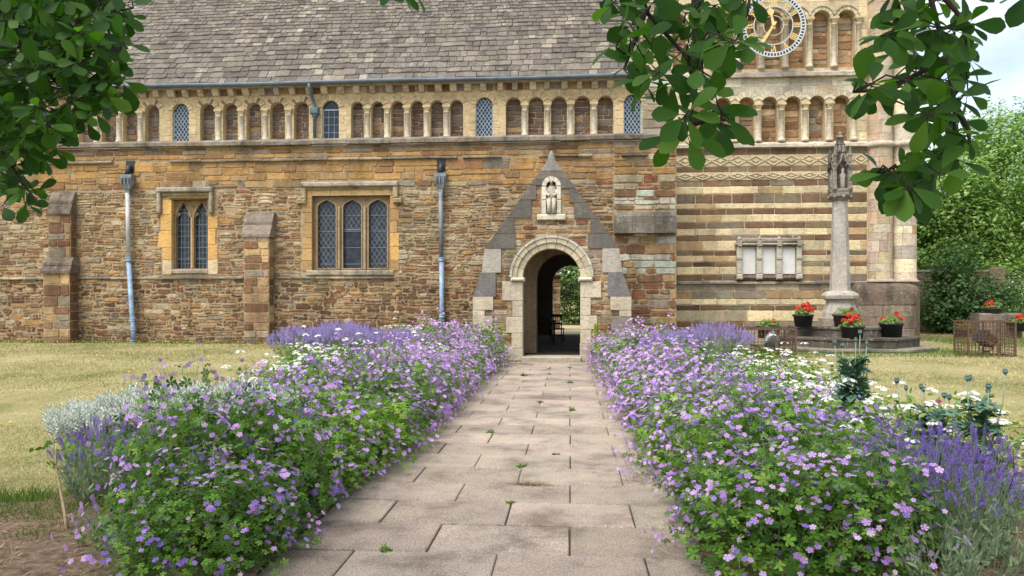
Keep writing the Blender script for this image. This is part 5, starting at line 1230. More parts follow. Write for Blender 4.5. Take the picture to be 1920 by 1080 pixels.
for k in range(8): a = R(45 * k); b.lathe((.27 * math.cos(a), .27 * math.sin(a), z0 + .07), [(.0, 0), (.045, .03), (.05, .07), (.02, .10)], 6, 0, T2)
b.lathe((0, 0, z0 + .3), [(.15, 0), (.15, H * .42), (.12, H * .46), (.13, H * .5), (.11, H * .66), (.06, H * .74), (.0, H * .75)], 8, 0, (.10, .085, .07), False)
for k in range(4):
    a = R(45 + 90 * k); c, s_ = math.cos(a) * .26, math.sin(a) * .26
    b.lathe((c, s_, z0 + .3), [(.065, 0), (.075, .05), (.05, .07), (.05, H * .32), (.07, H * .34), (.05, H * .36), (.05, H * .46), (.065, H * .47), (.03, H * .55), (.0, H * .62)], 6, 0, T2, False)
    for q in range(3): b.lathe((c * 1.02, s_ * 1.02, z0 + .3 + H * (.38 + .07 * q)), [(.0, 0), (.05 - .01 * q, .03), (.0, .07)], 5, 0, T2)
    a = R(90 * k - 90); d = (math.cos(a), math.sin(a)); n = (-d[1], d[0])
    pt = lambda u, v, w_=.23: (d[0] * w_ + n[0] * u, d[1] * w_ + n[1] * u, z0 + v)
    for sg in (-1, 1):   # ogee canopy with crockets
        b.tube([pt(sg * .17, .3 + H * .28), pt(sg * .15, .3 + H * .34), pt(sg * .06, .3 + H * .40), pt(sg * .015, .3 + H * .5)], [.028, .028, .026, .02], 6, 0, T2)
        b.tube([pt(sg * .16, .3 + H * .34), pt(sg * .10, .3 + H * .36), pt(sg * .05, .3 + H * .32)], [.016, .02, .012], 5, 0, T2)
        for q in range(2): b.lathe(pt(sg * (.13 - .06 * q), .3 + H * (.38 + .06 * q)), [(.0, 0), (.032, .02), (.0, .05)], 5, 0, T2)
    b.lathe(pt(0, .3 + H * .50), [(.02, 0), (.045, .04), (.02, .08), (.0, .12)], 6, 0, T2)
    # small standing figure in each niche
    b.lathe(pt(0, .31, .19), [(.06, 0), (.055, .12), (.06, .26), (.07, .36), (.03, .41), (.038, .45), (.036, .5), (.0, .53)], 8, 0, (.36, .33, .28))
for k in range(8): a = R(45 * k + 22); b.lathe((.11 * math.cos(a), .11 * math.sin(a), z0 + .3 + H * .52), [(.03, 0), (.045, .06), (.03, .16), (.0, .22)], 5, 0, T2)
b.lathe((0, 0, z0 + H * .80), [(.10, 0), (.13, .03), (.06, .09), (.05, .16), (.10, .20), (.05, .26), (.06, .30), (.0, H * .2)], 6, 0, (.33, .3, .25), False)
b.build('lantern', 'oldgrey', cr_)
# pots of red geraniums
def pot(x, y, z, r0, r1, hh, mat, label, group='pots of red geraniums'):
    o = empty('flower_pot', (x, y, z), label, 'flower pot', group); b = MB()
    b.lathe((0, 0, 0), [(r0, 0), (r1 * .96, hh * .86), (r1 * 1.05, hh * .87), (r1 * 1.05, hh), (r1 * .95, hh), (r1 * .92, hh * .86)], 20); b.build('bowl', mat, o)
    b = MB(); b.lathe((0, 0, hh * .84), [(r1 * .9, 0), (r1 * .9, .01)], 16, smooth=False); b.build('compost', 'soil', o); return o
def redger(x, y, z, r, hgt, nf, label, leaf='lime_leaf', group='red geraniums'):
    o = empty('red_geranium', (x, y, z), label, 'geranium', group); nm = NM(); k = 150; p, d = dome(k, r, r, hgt * .7, .3, 1.05); up = nrm(d + np.array([0, -.2, .8]) + rdir(k) * .4)
    nm.add(*PALM, p, frame(np.cross(up, rdir(k)), up), rng.uniform(.03, .055, k)); stems(nm, np.zeros((20, 3)), p[:20], .006, 1); nm.build('foliage', [leaf, 'stem'], o)
    nm = NM(); c, d = dome(nf, r * .75, r * .75, hgt, .8, 1.05); c[:, 2] = np.maximum(c[:, 2], hgt * .6); c = np.repeat(c, 22, 0); k = len(c); off = rdir(k) * .05; up = nrm(off + np.array([0, 0, .02])); nm.add(*FL5, c + off, frame(np.cross(up, rdir(k)), up), np.full(k, .026)); nm.build('blossoms', ['red'], o)
sx = lambda px, y: PX(px, y)
for px, Y, z, r0, r1, hh, mat, nf, lab in ((1506, 18.85, g0 + .575, .19, .24, .29, 'pot', 9, 'on the top step left of the cross shaft'), (1586, 18.75, g0 + .575, .25, .30, .30, 'pot_grey', 1, 'on the top step against the cross shaft'), (1671, 18.6, g0 + .335, .22, .27, .34, 'pot', 3, 'on the middle step at its outer corner'), (1598, 18.12, g0 + .335, .22, .26, .28, 'pot', 11, 'on the middle step in front of the shaft')):
    lab = lab.replace('left of the cross shaft', 'on the side towards the porch')
    x = sx(px, Y); pot(x, Y, z, r0, r1, hh, mat, ('black' if mat == 'pot' else 'wide dark grey') + ' plastic flower pot ' + lab); redger(x, Y, z + hh * .86, r1 * 1.0, .27, nf, {9: 'full red geranium', 1: 'mostly leafy geranium with a single red head', 3: 'red geranium with few flowers', 11: 'fullest and lowest red geranium'}[nf] + ' ' + lab)
x = sx(1440, 18.0); pot(x, 17.95, gz(x, 18) + .335 - .0, .22, .27, .28, 'pot', 'black plastic flower pot on the middle step behind the floodlight cage'); redger(x, 17.95, gz(x, 18) + .335 + .24, .27, .27, 1, 'leafy red geranium seen through the floodlight cage beside the cross')
# distant planter with three red geraniums
TY = 25.0; x0, x1 = PX(1828, TY), PX(1908, TY); gt = gz(17, TY); b = MB(); zt = PZ(1865, 587, TY)
b.bbox(x0, x1, TY - .3, TY + .3, gt - .05, zt, .05, 0, (.26, .21, .17)); o = b.build('stone_trough', 'oldgrey'); tag(o, 'long low stone trough on the far lawn by the garden wall', 'trough')
for px, py, lab, yy in ((1804, 603, 'at the end of the stone trough', TY - .5), (1862, 590, 'standing in the middle of the stone trough', TY - .1), (1908, 596, 'at the far end of the stone trough by the photo edge', TY - .45)):
    x = PX(px, yy); z = PZ(px, py, yy) if px == 1862 else gt; hh = .28 if px != 1862 else .16; pot(x, yy, zt if px == 1862 else z + (.25 if px == 1908 else .05), .2, .28, hh, 'pot' if px != 1862 else 'pot_grey', 'small shallow flower pot ' + lab); redger(x, yy, (zt if px == 1862 else z + (.25 if px == 1908 else .05)) + hh * .85, .28, .26, 5, 'small red geranium ' + lab)
# floodlight cages
def cage(px0, px1, Y, ztop_py, dep, label, grp, solid_top=False):
    x0, x1 = PX(px0, Y), PX(px1, Y); g = gz((x0 + x1) / 2, Y); zt = PZ((px0 + px1) / 2, ztop_py, Y) - g; W = x1 - x0
    o = empty('mesh_cage', ((x0 + x1) / 2, Y + dep / 2, g), label, 'cage', grp); b = MB(); q = .017
    X = (-W / 2, W / 2); Yv = (-dep / 2, dep / 2)
    for x in X:
        for y in Yv: b.box(x - q, x + q, y - q, y + q, -.05, zt)
        b.box(x - q, x + q, -dep / 2 + q, dep / 2 - q, zt - 2 * q, zt - .001); b.box(x - q, x + q, -dep / 2 + q, dep / 2 - q, .0, 2 * q)
    for y in Yv: b.box(-W / 2 + q, W / 2 - q, y - q, y + q, zt - 2 * q, zt - .001); b.box(-W / 2 + q, W / 2 - q, y - q, y + q, 0, 2 * q); b.box(W * .14 - q, W * .14 + q, y - q * .8, y + q * .8, 2 * q, zt - 2 * q)
    b.build('cage_frame', 'rust', o); b = MB(); t = .004; n = int(W / .07)
    for y in Yv:
        for k in range(1, n): x = -W / 2 + W * k / n; b.box(x - t, x + t, y - t, y + t, .03, zt - .03)
        for k in range(1, int(zt / .07)): z = k * .07; b.box(-W / 2 + q, W / 2 - q, y - t * .9 + .006, y + t * .9 + .006, z - t, z + t)
    for x in X:
        for k in range(1, int(dep / .07)): y = -dep / 2 + k * .07; b.box(x - t, x + t, y - t, y + t, .03, zt - .03)
        for k in range(1, int(zt / .07)): z = k * .07; b.box(x - t * .9 + .006, x + t * .9 + .006, -dep / 2 + q, dep / 2 - q, z - t, z + t)
    for k in range(1, n): x = -W / 2 + W * k / n; b.box(x - t, x + t, -dep / 2 + q, dep / 2 - q, zt - .012, zt - .004)
    for k in range(1, int(dep / .07)): y = -dep / 2 + k * .07; b.box(-W / 2 + q, W / 2 - q, y - t, y + t, zt - .024, zt - .015)
    b.build('wire_mesh', 'rust', o); return o
cage(1816, 1904, 17.0, 602, .6, 'rusty mesh cage standing alone on the lawn over a tilted floodlight', 'floodlight cages')
cage(1389, 1492, 16.3, 616, .85, 'rusty mesh cage at the foot of the cross steps over a round floodlight', 'floodlight cages')
cage(549, 685, 16.2, 612, .8, 'wide rusty mesh cage behind the pale lavender against the church wall', 'floodlight cages')
def flood(px, Y, tilt, label, rnd_=False):
    x = PX(px, Y); g = gz(x, Y); o = empty('floodlight', (x, Y, g), label, 'floodlight', 'floodlights in cages'); b = MB()
    b.tube([(0, 0, -.02), (0, 0, .09)], .05, 8); b.tube([(-.14, 0, .3), (-.14, 0, .13), (.0, 0, .09), (.14, 0, .13), (.14, 0, .3)], .015, 6); b.box(-.12, .02, -.08, .08, -.02, .05); b.build('bracket', 'rust', o)
    b = MB(); c, s_ = math.cos(tilt), math.sin(tilt)
    if rnd_: b.lathe((0, 0, 0), [(.05, -.15), (.12, -.1), (.16, .0), (.19, .1), (.19, .13), (.16, .13), (.15, .11)], 16)
    else:
        b.bbox(-.13, .13, -.19, .19, -.13, .11, .03); b.box(-.15, .15, -.21, .21, .113, .15)
        for k in range(-3, 4): b.box(-.12, .12, k * .05 - .008, k * .05 + .008, -.16, -.131)
    b.V = [(v[0] * c + v[2] * s_, v[1], -v[0] * s_ + v[2] * c + .36) for v in b.V]; b.build('housing', 'rust' if not rnd_ else 'lead', o)
    b = MB()
    if rnd_: b.lathe((0, 0, .1), [(.15, 0), (.1, .03), (.0, .045)], 16)
    else: b.box(-.13, .13, -.19, .19, .1505, .157)
    b.V = [(v[0] * c + v[2] * s_, v[1], -v[0] * s_ + v[2] * c + .36) for v in b.V]; b.build('lens', 'glass' if not rnd_ else 'pipe_grey', o)
flood(1849, 17.42, R(-55), 'tilted brown boxy floodlight inside the lone cage on the lawn'); flood(1449, 16.7, R(-60), 'round grey floodlight inside the cage beside the cross steps', True)
# potted golden conifers by the doorstep
for px, Y, hh, lab in ((936, 18.55, .55, 'slim golden conifer in a pot at the porch jamb beside the lilac flowers'), (1119, 18.75, .62, 'slim golden conifer at the porch jamb on the cross side, its pot hidden')):
    x = PX(px, Y); g = max(0, gz(x, Y)); o = empty('flower_pot', (x, Y, g), 'small black pot of a golden conifer, ' + ('near the dark topped downpipe' if px < 1000 else 'on the cross side of the doorstep'), 'flower pot', 'conifer pots'); b = MB(); b.lathe((0, 0, 0), [(.11, 0), (.15, .25), (.16, .25), (.16, .29), (.14, .29), (.13, .27), (.0, .265)], 14); b.build('bowl', 'pot', o)
    o = empty('golden_conifer', (x, Y, g + .26), lab, 'conifer', 'potted golden conifers'); nm = NM(); k = 420; z = rng.uniform(0, 1, k); a = rng.uniform(0, 6.28, k); r = .105 * (1 - z) ** .6 * rng.uniform(.5, 1, k) + .005
    p = np.stack([np.cos(a) * r, np.sin(a) * r, .05 + z * hh], 1); ax = nrm(np.stack([np.cos(a) * .5, np.sin(a) * .5, np.ones(k)], 1)); nm.add(*SLIM, p, frame(ax, rdir(k)), rng.uniform(.05, .1, k)); nm.build('foliage', ['conifer'], o); b = MB(); b.tube([(0, 0, 0), (0, 0, hh * .8)], [.012, .004], 6); b.build('trunk', 'bark', o)
    nm = NM(); k = 60; p, d = dome(k, .17, .17, .16, .5, 1); up = nrm(d + rdir(k) * .4); nm.add(*OVAL, p, frame(np.cross(up, rdir(k)), up), rng.uniform(.04, .07, k)); u_ = nm.build('trailing_plant', ['ger_leaf']); u_.location = (x, Y - .03, g + .26); tag(u_, 'dark leafy plant trailing round the potted conifer ' + ('beside the lilac flowers' if px < 1000 else 'on the cross side'), 'plant', 'trailing plants')
# chair and table inside, seen as dark shapes through the doorway
def chair(x, y, rz, label):
    o = empty('wooden_chair', (x, y, .1), label, 'chair', 'dark chairs in the doorway', rz); b = MB(); b.bbox(-.23, .23, -.22, .22, .43, .47, .01); b.build('seat', 'wood', o)
    for sx_ in (-1, 1):
        for sy_ in (-1, 1): b = MB(); b.tube([(sx_ * .2, sy_ * .19, 0), (sx_ * .2, sy_ * .19, .43 if sy_ < 0 else .95)], .02, 6); b.build('leg', 'wood', o)
    b = MB(); b.box(-.2, .2, .17, .2, .86, .95); b.box(-.2, .2, .175, .195, .6, .66)
    for k in range(-2, 3): b.box(k * .075 - .012, k * .075 + .012, .178, .192, .66, .86)
    b.build('backrest', 'wood', o); b = MB(); b.box(-.2, .2, -.2, -.18, .2, .23); b.box(-.2, .2, .18, .2, .2, .23); b.build('stretcher', 'wood', o)
xi = PX(1022, 24)
chair(PX(1044, 26), 26, R(170), 'dark wooden chair standing further in behind the doorway')
o = empty('wooden_table', (PX(1018, 24.5), 24.5, .1), 'dark table with a sloping book rest standing inside the doorway', 'table'); b = MB(); b.bbox(-.35, .42, -.3, .3, .74, .79, .01); b.build('tabletop', 'wood', o)
for sx_ in (-.3, .36):
    for sy_ in (-.25, .25): b = MB(); b.box(sx_ - .03, sx_ + .03, sy_ - .03, sy_ + .03, 0, .739); b.build('leg', 'wood', o)
b = MB(); b.plate([(-.2, .795), (.25, .795), (.22, 1.5), (-.1, 1.55)], [], -.05, .05); b.bbox(-.2, .26, -.15, .15, .792, .83); b.build('book_rest', 'wood', o)
# pier, gate and gravel beyond the far door
b = MB(); px_, pz_ = PX(1036, 36), PZ(1036, 512, 36); lay(b, fac(36), 0, pz_ - .14, ivals(px_ - .38, px_ + .38), (.12, .2), (.2, .4), [(2, TAN), (1, BROWN), (1, PALE)]); b.box(px_ - .36, px_ + .36, 36, 36.6, -.1, pz_ - .14, 1); b.bbox(px_ - .46, px_ + .46, 35.85, 36.7, pz_ - .138, pz_, .03, 0, (.4, .36, .28))
tag(b.build('gate_pier', ['rubble', 'mortar']), 'square stone gate pier framed by the far doorway', 'gate pier')
b = MB(); x0 = px_ + .48; x1 = x0 + 1.6; zg = PZ(1065, 530, 36.2); zl = PZ(1065, 592, 36.2)
gate = empty('iron_gate', ((x0 + x1) / 2, 36.2, zl - .1), 'dark green iron gate seen through the far doorway', 'gate'); W = x1 - x0; Hh = zg - zl
for k in range(17): x = -W / 2 + W * k / 16; b.tube([(x, 0, 0), (x, 0, Hh + .1)], .012, 5)
b.build('bars', 'iron', gate); b = MB()
for z in (.12, Hh * .55, Hh): b.box(-W / 2, W / 2, -.02, .02, z - .02, z + .02)
b.tube([(-W / 2, -.025, .12), (W / 2, -.025, Hh * .55)], .02, 5); b.build('rails', 'iron', gate)
b = MB(); b.add([(-4, YS + .6, .1), (6, YS + .6, .1), (6, 60, .12), (-4, 60, .12)], [(0, 1, 2, 3)], 0, (.5, .42, .28)); M['gravel'] = plain('gravel', (.45, .36, .22), .95, 0, .5, 45, .8); tag(b.build('gravel_path', 'gravel'), kind='structure')
# garden wall and railings on the far side
b = MB(); WY = 29.5; x0, x1, zt = PX(1700, WY), PX(1880, WY), PZ(1800, 506, WY); b.box(x0, x1, WY, WY + .4, -.2, zt - .1, 1)
pal_gw = [(2, (.20, .12, .085)), (2, (.26, .17, .12)), (1, TAN), (1, GREYB)]
lay(b, fac(WY), .2, zt - .1, ivals(x0, x1), (.1, .16), (.2, .4), pal_gw, gap=.016); b.bbox(x0, x1 + .05, WY - .05, WY + .45, zt - .098, zt, .02, 0, (.26, .22, .17)); b.bbox(x1 - .5, x1 + .04, WY - .1, WY - .003, -.2, zt + .08, .02, 0, (.24, .18, .13))
tag(b.build('garden_wall', ['rubble', 'mortar_grey']), 'low old brick and stone garden wall beyond the tower', 'wall')
rl = empty('railings', (x1 + 2, WY + .1, gz(18, WY)), 'dark iron railings on a low stone kerb beside the garden wall', 'railings'); b = MB(); zr = PZ(1900, 510, WY) - gz(18, WY)
for k in range(40): b.tube([(-1.9 + k * .12, 0, .3), (-1.9 + k * .12, 0, zr)], .012, 5)
b.build('bars', 'iron', rl); b = MB(); b.box(-1.95, 2.9, -.02, .02, zr - .15, zr - .11); b.box(-1.95, 2.9, -.02, .02, .42, .46); b.build('rails', 'iron', rl); b = MB(); b.bbox(-1.95, 2.9, -.2, .2, -.1, .3, .03, 0, (.3, .24, .18)); b.build('kerb', 'rubble', rl)
# ---------------------------------------------------------------- trees
def tree(name, x, y, blobs, leafm, nclus, label, trunk_h, tr=.25, ls=.16, cat='tree', group=None, per=16, spread=.5):
    root = empty(name, (x, y, gz(x, y)), label, cat, group); b = MB()
    if trunk_h:
        b.tube([(0, 0, -.1), (.05, 0, trunk_h * .5), (-.05, .05, trunk_h)], [tr, tr * .75, tr * .55], 10, 0)
        for c, r in blobs: b.tube([(-.05, .05, trunk_h * .8), (c[0] * .4, c[1] * .4, trunk_h + (c[2] - trunk_h) * .5), (c[0] * .8, c[1] * .8, c[2]), (c[0] * 1.1, c[1] * 1.1, c[2] + r[2] * .6)], [tr * .45, tr * .3, tr * .15, .02], 6, 0)
        b.build('trunk', 'bark', root)
    nm = NM(); tot = sum(r[0] * r[1] + r[0] * r[2] for c, r in blobs)
    for c, r in blobs:
        n = int(nclus * (r[0] * r[1] + r[0] * r[2]) / tot); d = rdir(n); rad = rng.uniform(.45, 1.0, n) ** .5 * (1 + .22 * np.sin(d[:, 0] * 4 + c[0]) * np.sin(d[:, 2] * 5 + d[:, 1] * 3)) ; cp = np.array(c) + d * rad[:, None] * np.array(r)
        p = np.repeat(cp, per, 0); k = len(p); p = p + rng.normal(size=(k, 3)) * spread * np.array([.5, .5, .32]); dd = np.repeat(d, per, 0)
        up = nrm(dd * .5 + np.array([0, 0, .9]) + rdir(k) * .7); nm.add(*leaf_t(.34, .05, -.2), p, frame(nrm(np.cross(up, rdir(k))), up), rng.uniform(.6, 1.25, k) * ls)
    nm.build('crown', [leafm], root); return root
tree('broadleaf_tree', PX(1860, 37), 37, [((0, 0, 6.4), (3.0, 2.6, 3.0)), ((-1.6, -.5, 4.6), (2.2, 2, 2.2)), ((1.6, 0, 4.4), (2.4, 2, 2.4)), ((.4, 0, 8.6), (1.6, 1.5, 1.6))], 'tree_far', 1700, 'tall light green tree standing furthest from the tower behind the garden wall', 3, .3)
tree('broadleaf_tree', PX(1770, 36), 36, [((0, 0, 5.2), (2.3, 2.2, 2.3)), ((-1.2, 0, 3.6), (2, 1.8, 2)), ((1.2, 0, 3.4), (1.8, 1.6, 1.8))], 'tree_far', 1500, 'lower light green tree close beside the tower behind the garden wall', 2.2, .22)
tree('broadleaf_tree', PX(1940, 42), 42, [((0, 0, 8), (3.2, 3, 3.4)), ((-2, 0, 6), (2.5, 2, 2.5)), ((2.5, 0, 6), (3, 2, 3))], 'tree_far', 1300, 'tallest tree at the photo edge behind the other light green trees', 4, .35)
tree('broadleaf_tree', PX(1800, 40), 40, [((0, 0, 3.2), (3.5, 2, 3.0)), ((3, 0, 3), (3, 2, 2.8)), ((-3, 0, 3), (3, 2, 2.6))], 'tree_far_dark', 1500, 'dark undergrowth tree filling the gap behind the garden wall', 1.5, .2)
tree('shrub', PX(1806, 28), 28, [((0, 0, 1.3), (1.3, 1.0, 1.2)), ((-.2, 0, 2.4), (.8, .7, .9)), ((.9, .1, 1.2), (.9, .8, .8)), ((-.9, 0, .9), (.8, .8, .8)), ((.1, 0, .5), (1.2, .9, .5))], 'tree_far_dark', 520, 'large deep green shrub growing against the garden wall', .6, .1, .13, 'shrub', per=16, spread=.35)
tree('shrub', PX(1880, 30.4), 30.4, [((0, 0, 1.4), (1.5, .6, 1.4)), ((1.6, 0, 1.3), (1.2, .6, 1.2))], 'tree_far', 220, 'loose light green shrub growing behind the iron railings', .5, .08, .12, 'shrub')
tree('broadleaf_tree', .6, 43, [((0, 0, 3.6), (3, 2, 2.4)), ((1.6, 0, 3), (2, 2, 2.6)), ((-2, 0, 3), (2, 2, 2.2)), ((.5, 0, 1.2), (3, 1, 1.2))], 'tree_far', 1500, 'green tree framed by the far doorway behind the iron gate', 1.6, .2)
# young weed stems against the wall
for px, Y, py, lab in ((1240, 19.6, 600, 'thin green seedling against the corner strip of the church wall'),):
    x = PX(px, Y); g = gz(x, Y); o = empty('seedling', (x, Y, g), lab, 'plant'); b = MB(); hh = PZ(px, py, Y) - g; b.tube([(0, 0, 0), (.03, 0, hh * .5), (0, 0, hh)], [.01, .008, .004], 5); b.build('stem', 'stem', o)
    nm = NM(); k = 30; p = np.stack([np.zeros(k), np.zeros(k), rng.uniform(.2, 1, k) * hh], 1); nm.add(*OVAL, p, frame(rdir(k) * np.array([1, 1, .4]), rdir(k) + np.array([0, -.5, 1])), rng.uniform(.06, .13, k)); nm.build('foliage', ['lime_leaf'], o)

# ---------------------------------------------------------------- overhanging trees close to the camera
def W3(px, py, D):   # point at camera depth D
    u = (px - CX) / F; return np.array([D * (u * CO - SI), D * (CO + u * SI), EYE + (CY - py) * D / F])
RV = np.array([CO, SI, 0.]); FV = np.array([-SI, CO, 0.]); UPV = np.array([0, 0, 1.])
def rosettes(nm, tw, pts, D, per, ls, mat=0, jitD=.18, hang=.35, anchor=None):
    for px, py in pts:
        c = W3(px, py, D + rng.uniform(-jitD, jitD))
        k = rng.integers(per[0], per[1] + 1); a = rng.uniform(0, 6.28) + np.arange(k) * 6.28 / k + rng.normal(size=k) * .35
        ax = np.cos(a)[:, None] * RV + np.sin(a)[:, None] * (UPV * .8) + rng.normal(size=(k, 1)) * .55 * FV - UPV * hang; ax = nrm(ax)
        up = nrm(-FV[None] * rng.uniform(.15, 1.0, (k, 1)) + UPV * rng.uniform(.1, 1.0, (k, 1)) + rdir(k) * .45)
        p = c + ax * ls * .16; nm.add(*OBO, p, frame(ax, up), rng.uniform(.72, 1.15, k) * ls, mat); stems(nm, np.tile(c, (k, 1)), p + ax * .004, .0025, 1)
        if anchor is not None:
            q = np.array(anchor); i = np.argmin(np.linalg.norm(q - c, axis=1) + np.where(q[:, 2] > c[2] - .01, 0, .3)); s_ = q[i]; mid = (s_ + c) / 2 + np.array([0, 0, .02]) + rng.normal(size=3) * .012
            tw.tube([tuple(s_), tuple(mid), tuple(c)], [.0022, .002, .0015], 5)
def poly3(pts, D0, D1, n=30):
    pts = [np.array(p, float) for p in pts]; seg = [np.linalg.norm(pts[i + 1] - pts[i]) for i in range(len(pts) - 1)]; tot = sum(seg); out = []
    for k in range(n + 1):
        t = tot * k / n; i = 0
        while i < len(seg) - 1 and t > seg[i]: t -= seg[i]; i += 1
        p = pts[i] + (pts[i + 1] - pts[i]) * min(1, t / seg[i]); out.append(W3(p[0], p[1], D0 + (D1 - D0) * k / n))
    return out
def crown(nm, c, r, n, ls, mat=0):
    d = rdir(n); p = np.array(c) + d * (rng.uniform(.2, 1, n) ** .5)[:, None] * np.array(r); p = p[p[:, 2] > np.maximum(1.95, 2.25 + .47 * p[:, 1])]; k = len(p)
    up = nrm(UPV + rdir(k) * .6); nm.add(*OBO, p, frame(np.cross(up, rdir(k)), up), rng.uniform(.8, 1.2, k) * ls, mat)
# tree whose boughs hang over the path and tower side
tr_ = empty('overhanging_tree', (5.2, -.6, 0), 'tree whose leafy boughs hang down before the clock and the cross', 'tree')
off = np.array([5.2, -.6, 0]); nm = NM(); tw = MB()
spA = [poly3([(1160, -260), (1210, 20), (1290, 110), (1305, 170), (1290, 245)], 1.75, 1.7), poly3([(1290, 110), (1345, 60), (1400, 30), (1410, -30)], 1.7, 1.75), poly3([(1210, 20), (1185, 90), (1170, 130)], 1.72, 1.68, 14), poly3([(1292, 235), (1335, 222), (1362, 225)], 1.7, 1.68, 10), poly3([(1290, -160), (1300, -20), (1300, 60), (1310, 130)], 1.8, 1.72)]
for s_ in spA: tw.tube([tuple(p) for p in s_], np.linspace(.0075, .003, len(s_)), 6)
anc = [p for s_ in spA for p in s_]
ptsA = [(1150, 5), (1160, 75), (1185, 45), (1205, 105), (1215, 25), (1240, 65), (1260, 15), (1275, 100), (1300, 40), (1320, 85), (1340, 10), (1350, 65), (1372, 35), (1375, 75), (1235, 135), (1265, 155), (1185, 120), (1205, 150), (1310, 125), (1345, 105), (1250, 190), (1320, 170), (1345, 195), (1285, 215), (1330, 225), (1360, 215), (1160, -30), (1240, -30), (1330, -35), (1380, -20), (1280, 60), (1170, 30), (1225, 90), (1365, 100), (1300, 10), (1225, 5), (1290, 75), (1195, 75), (1395, 80), (1405, -10)]
rosettes(nm, tw, ptsA, 1.7, (4, 6), .064, anchor=anc)
rosettes(nm, tw, [(1262, 250), (1288, 252)], 1.68, (3, 4), .078, hang=.9, anchor=anc); rosettes(nm, tw, [(1352, 232)], 1.68, (3, 4), .078, hang=.6, anchor=anc)
spB = [poly3([(1720, -260), (1735, -40), (1770, 90), (1790, 190), (1790, 270), (1745, 315)], 1.72, 1.65), poly3([(1770, 110), (1710, 145), (1640, 170), (1600, 172)], 1.7, 1.62, 20), poly3([(1780, 290), (1720, 325), (1665, 328), (1640, 330)], 1.66, 1.62, 18), poly3([(1735, -60), (1700, 20), (1680, 70)], 1.72, 1.68, 14), poly3([(1790, 200), (1815, 240), (1818, 270)], 1.68, 1.66, 10), poly3([(1740, -40), (1800, 30), (1812, 80)], 1.72, 1.7, 14)]
for s_ in spB: tw.tube([tuple(p) for p in s_], np.linspace(.008, .003, len(s_)), 6)
anc = [p for s_ in spB for p in s_]
ptsB = [(1685, 10), (1720, 25), (1755, 0), (1790, 20), (1815, 45), (1760, 50), (1705, 65), (1680, 95), (1740, 85), (1790, 85), (1815, 110), (1765, 120), (1720, 125), (1800, 145), (1750, 155), (1790, 185), (1815, 175), (1760, 195), (1800, 225), (1765, 235), (1740, 215), (1815, 255), (1780, 265), (1750, 285), (1795, 300), (1730, 300), (1760, 325), (1720, 335), (1690, 325), (1705, 350), (1735, 350), (1775, 250), (1690, 45), (1665, 65), (1640, 178), (1660, 160), (1700, 150), (1680, -20), (1740, -30), (1800, -20), (1770, 150), (1785, 55), (1735, 110)]
rosettes(nm, tw, ptsB, 1.66, (5, 7), .060, anchor=anc)
rosettes(nm, tw, [(1612, 170), (1635, 162)], 1.62, (3, 5), .072, hang=.1, anchor=anc); rosettes(nm, tw, [(1665, 325), (1650, 320)], 1.62, (3, 4), .072, hang=.25, anchor=anc); rosettes(nm, tw, [(1925, -15)], 1.6, (4, 5), .075, anchor=anc); rosettes(nm, tw, [(1690, 338), (1700, 345), (1715, 352)], 1.62, (3, 4), .07, hang=.9, anchor=anc)
tw.tube([(5.2, -.6, -.1), (5.1, -.5, 1.2), (4.8, -.3, 2.6), (4.2, 0, 3.8), (3, .4, 4.6)], [.19, .16, .14, .11, .06], 10)
for e in (W3(1720, -260, 1.72), W3(1160, -260, 1.75), W3(1290, -160, 1.8)): tw.tube([(4.5, -.2, 3.2), tuple((np.array([4.5, -.2, 3.2]) + e) / 2 + np.array([0, -.2, .7])), tuple(e)], [.08, .04, .0078], 8)
crown(nm, (2.6, -.2, 4.4), (3.6, 3.6, 1.6), 3200, .13)
tw.V = [tuple(np.array(v) - off) for v in tw.V]
for i, c in enumerate(nm.c): nm.c[i] = (c[0] - off, *c[1:])
tw.build('trunk', 'twig', tr_); nm.build('foliage', ['tree_near', 'twig'], tr_)
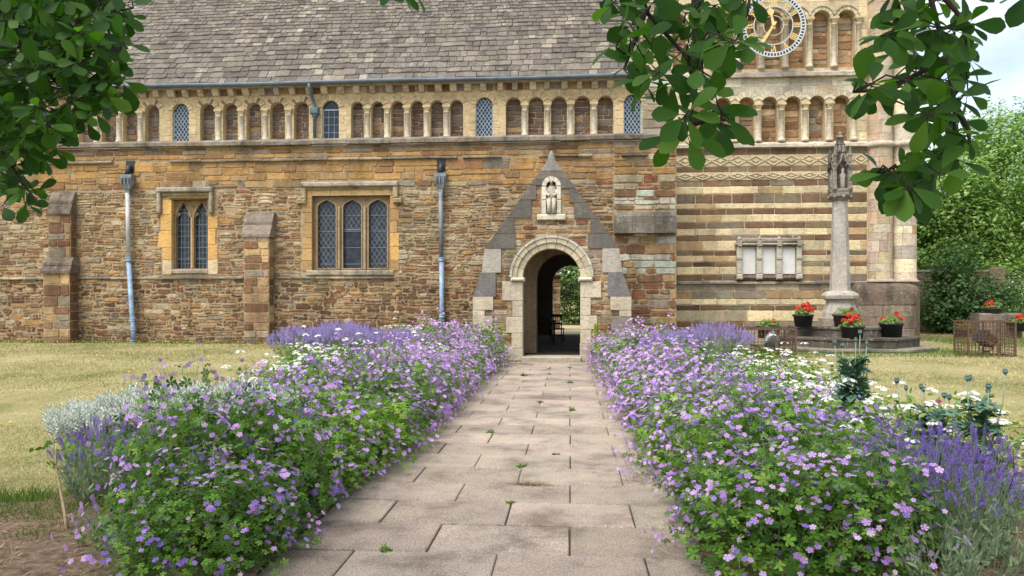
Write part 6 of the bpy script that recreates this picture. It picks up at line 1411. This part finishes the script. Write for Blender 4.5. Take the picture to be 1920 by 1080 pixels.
# tree on the other side of the path: a dense curtain of leaves over the corner of the roof
tl_ = empty('overhanging_tree', (-5.0, .4, 0), 'tree whose dense dark leaf curtain covers the roof corner', 'tree'); off = np.array([-5.0, .4, 0]); nm = NM(); tw = MB()
sp = [poly3([(-120, -200), (40, -20), (130, 60), (215, 100), (240, 90)], 2.9, 2.6), poly3([(-120, -120), (30, 60), (110, 160), (190, 175), (225, 160)], 2.9, 2.6), poly3([(-150, 20), (-20, 160), (50, 250), (120, 270), (150, 230)], 2.9, 2.7), poly3([(-100, 150), (0, 280), (40, 340), (75, 385)], 2.8, 2.6), poly3([(20, -150), (150, -20), (225, 20), (250, 15)], 2.8, 2.6)]
for s_ in sp: tw.tube([tuple(p) for p in s_], np.linspace(.011, .003, len(s_)), 6)
anc = [p for s_ in sp for p in s_]
def edge(y): return float(np.interp(y, [-60, 0, 60, 110, 150, 190, 215, 250, 285, 320, 345, 375, 400], [255, 238, 232, 222, 228, 222, 185, 128, 110, 60, 80, 82, 70]))
def lo_(y): return float(np.interp(y, [-60, 300, 330, 360, 400], [-60, -60, -40, 25, 45]))
pts = []
while len(pts) < 300:
    y = rng.uniform(-60, 392); x = rng.uniform(-60, 250)
    if lo_(y) < x < edge(y) - 12 and (y < 300 or rng.random() < .55): pts.append((x, y))
rosettes(nm, tw, pts, 2.75, (4, 6), .072, jitD=.35, anchor=anc)
rosettes(nm, tw, [(235, 30), (232, 80), (225, 105), (228, 150), (215, 185), (240, 5), (160, 225), (8, 355), (5, 385)], 2.55, (3, 4), .08, anchor=anc)
sp2 = poly3([(740, -160), (755, -60), (760, -20)], 2.2, 2.1, 8); tw.tube([tuple(p) for p in sp2], np.linspace(.006, .003, len(sp2)), 6); rosettes(nm, tw, [(748, -18), (775, -20)], 2.1, (4, 5), .062, hang=.6, anchor=sp2)
tw.tube([(-5.0, .4, -.1), (-4.9, .5, 1.3), (-4.7, .5, 2.6), (-4.0, .4, 3.8), (-2.5, .3, 4.6)], [.22, .19, .17, .13, .07], 10)
for e in (sp[0][0], sp[1][0], sp[2][0], sp[3][0], sp[4][0], sp2[0]): tw.tube([(-4.5, .5, 3.0), tuple((np.array([-4.5, .5, 3.0]) + e) / 2 + np.array([0, -.1, .5])), tuple(e)], [.07, .035, .0105], 8)
crown(nm, (-2.6, .3, 4.5), (3.8, 3.6, 1.5), 3600, .13)
tw.V = [tuple(np.array(v) - off) for v in tw.V]
for i, c in enumerate(nm.c): nm.c[i] = (c[0] - off, *c[1:])
tw.build('trunk', 'twig', tl_); nm.build('foliage', ['tree_near', 'twig'], tl_)
for o in list(bpy.data.objects):          # unused prototypes, if any
    if o.get('label') == 'x': 
        for c in list(o.children): bpy.data.objects.remove(c)
        bpy.data.objects.remove(o)
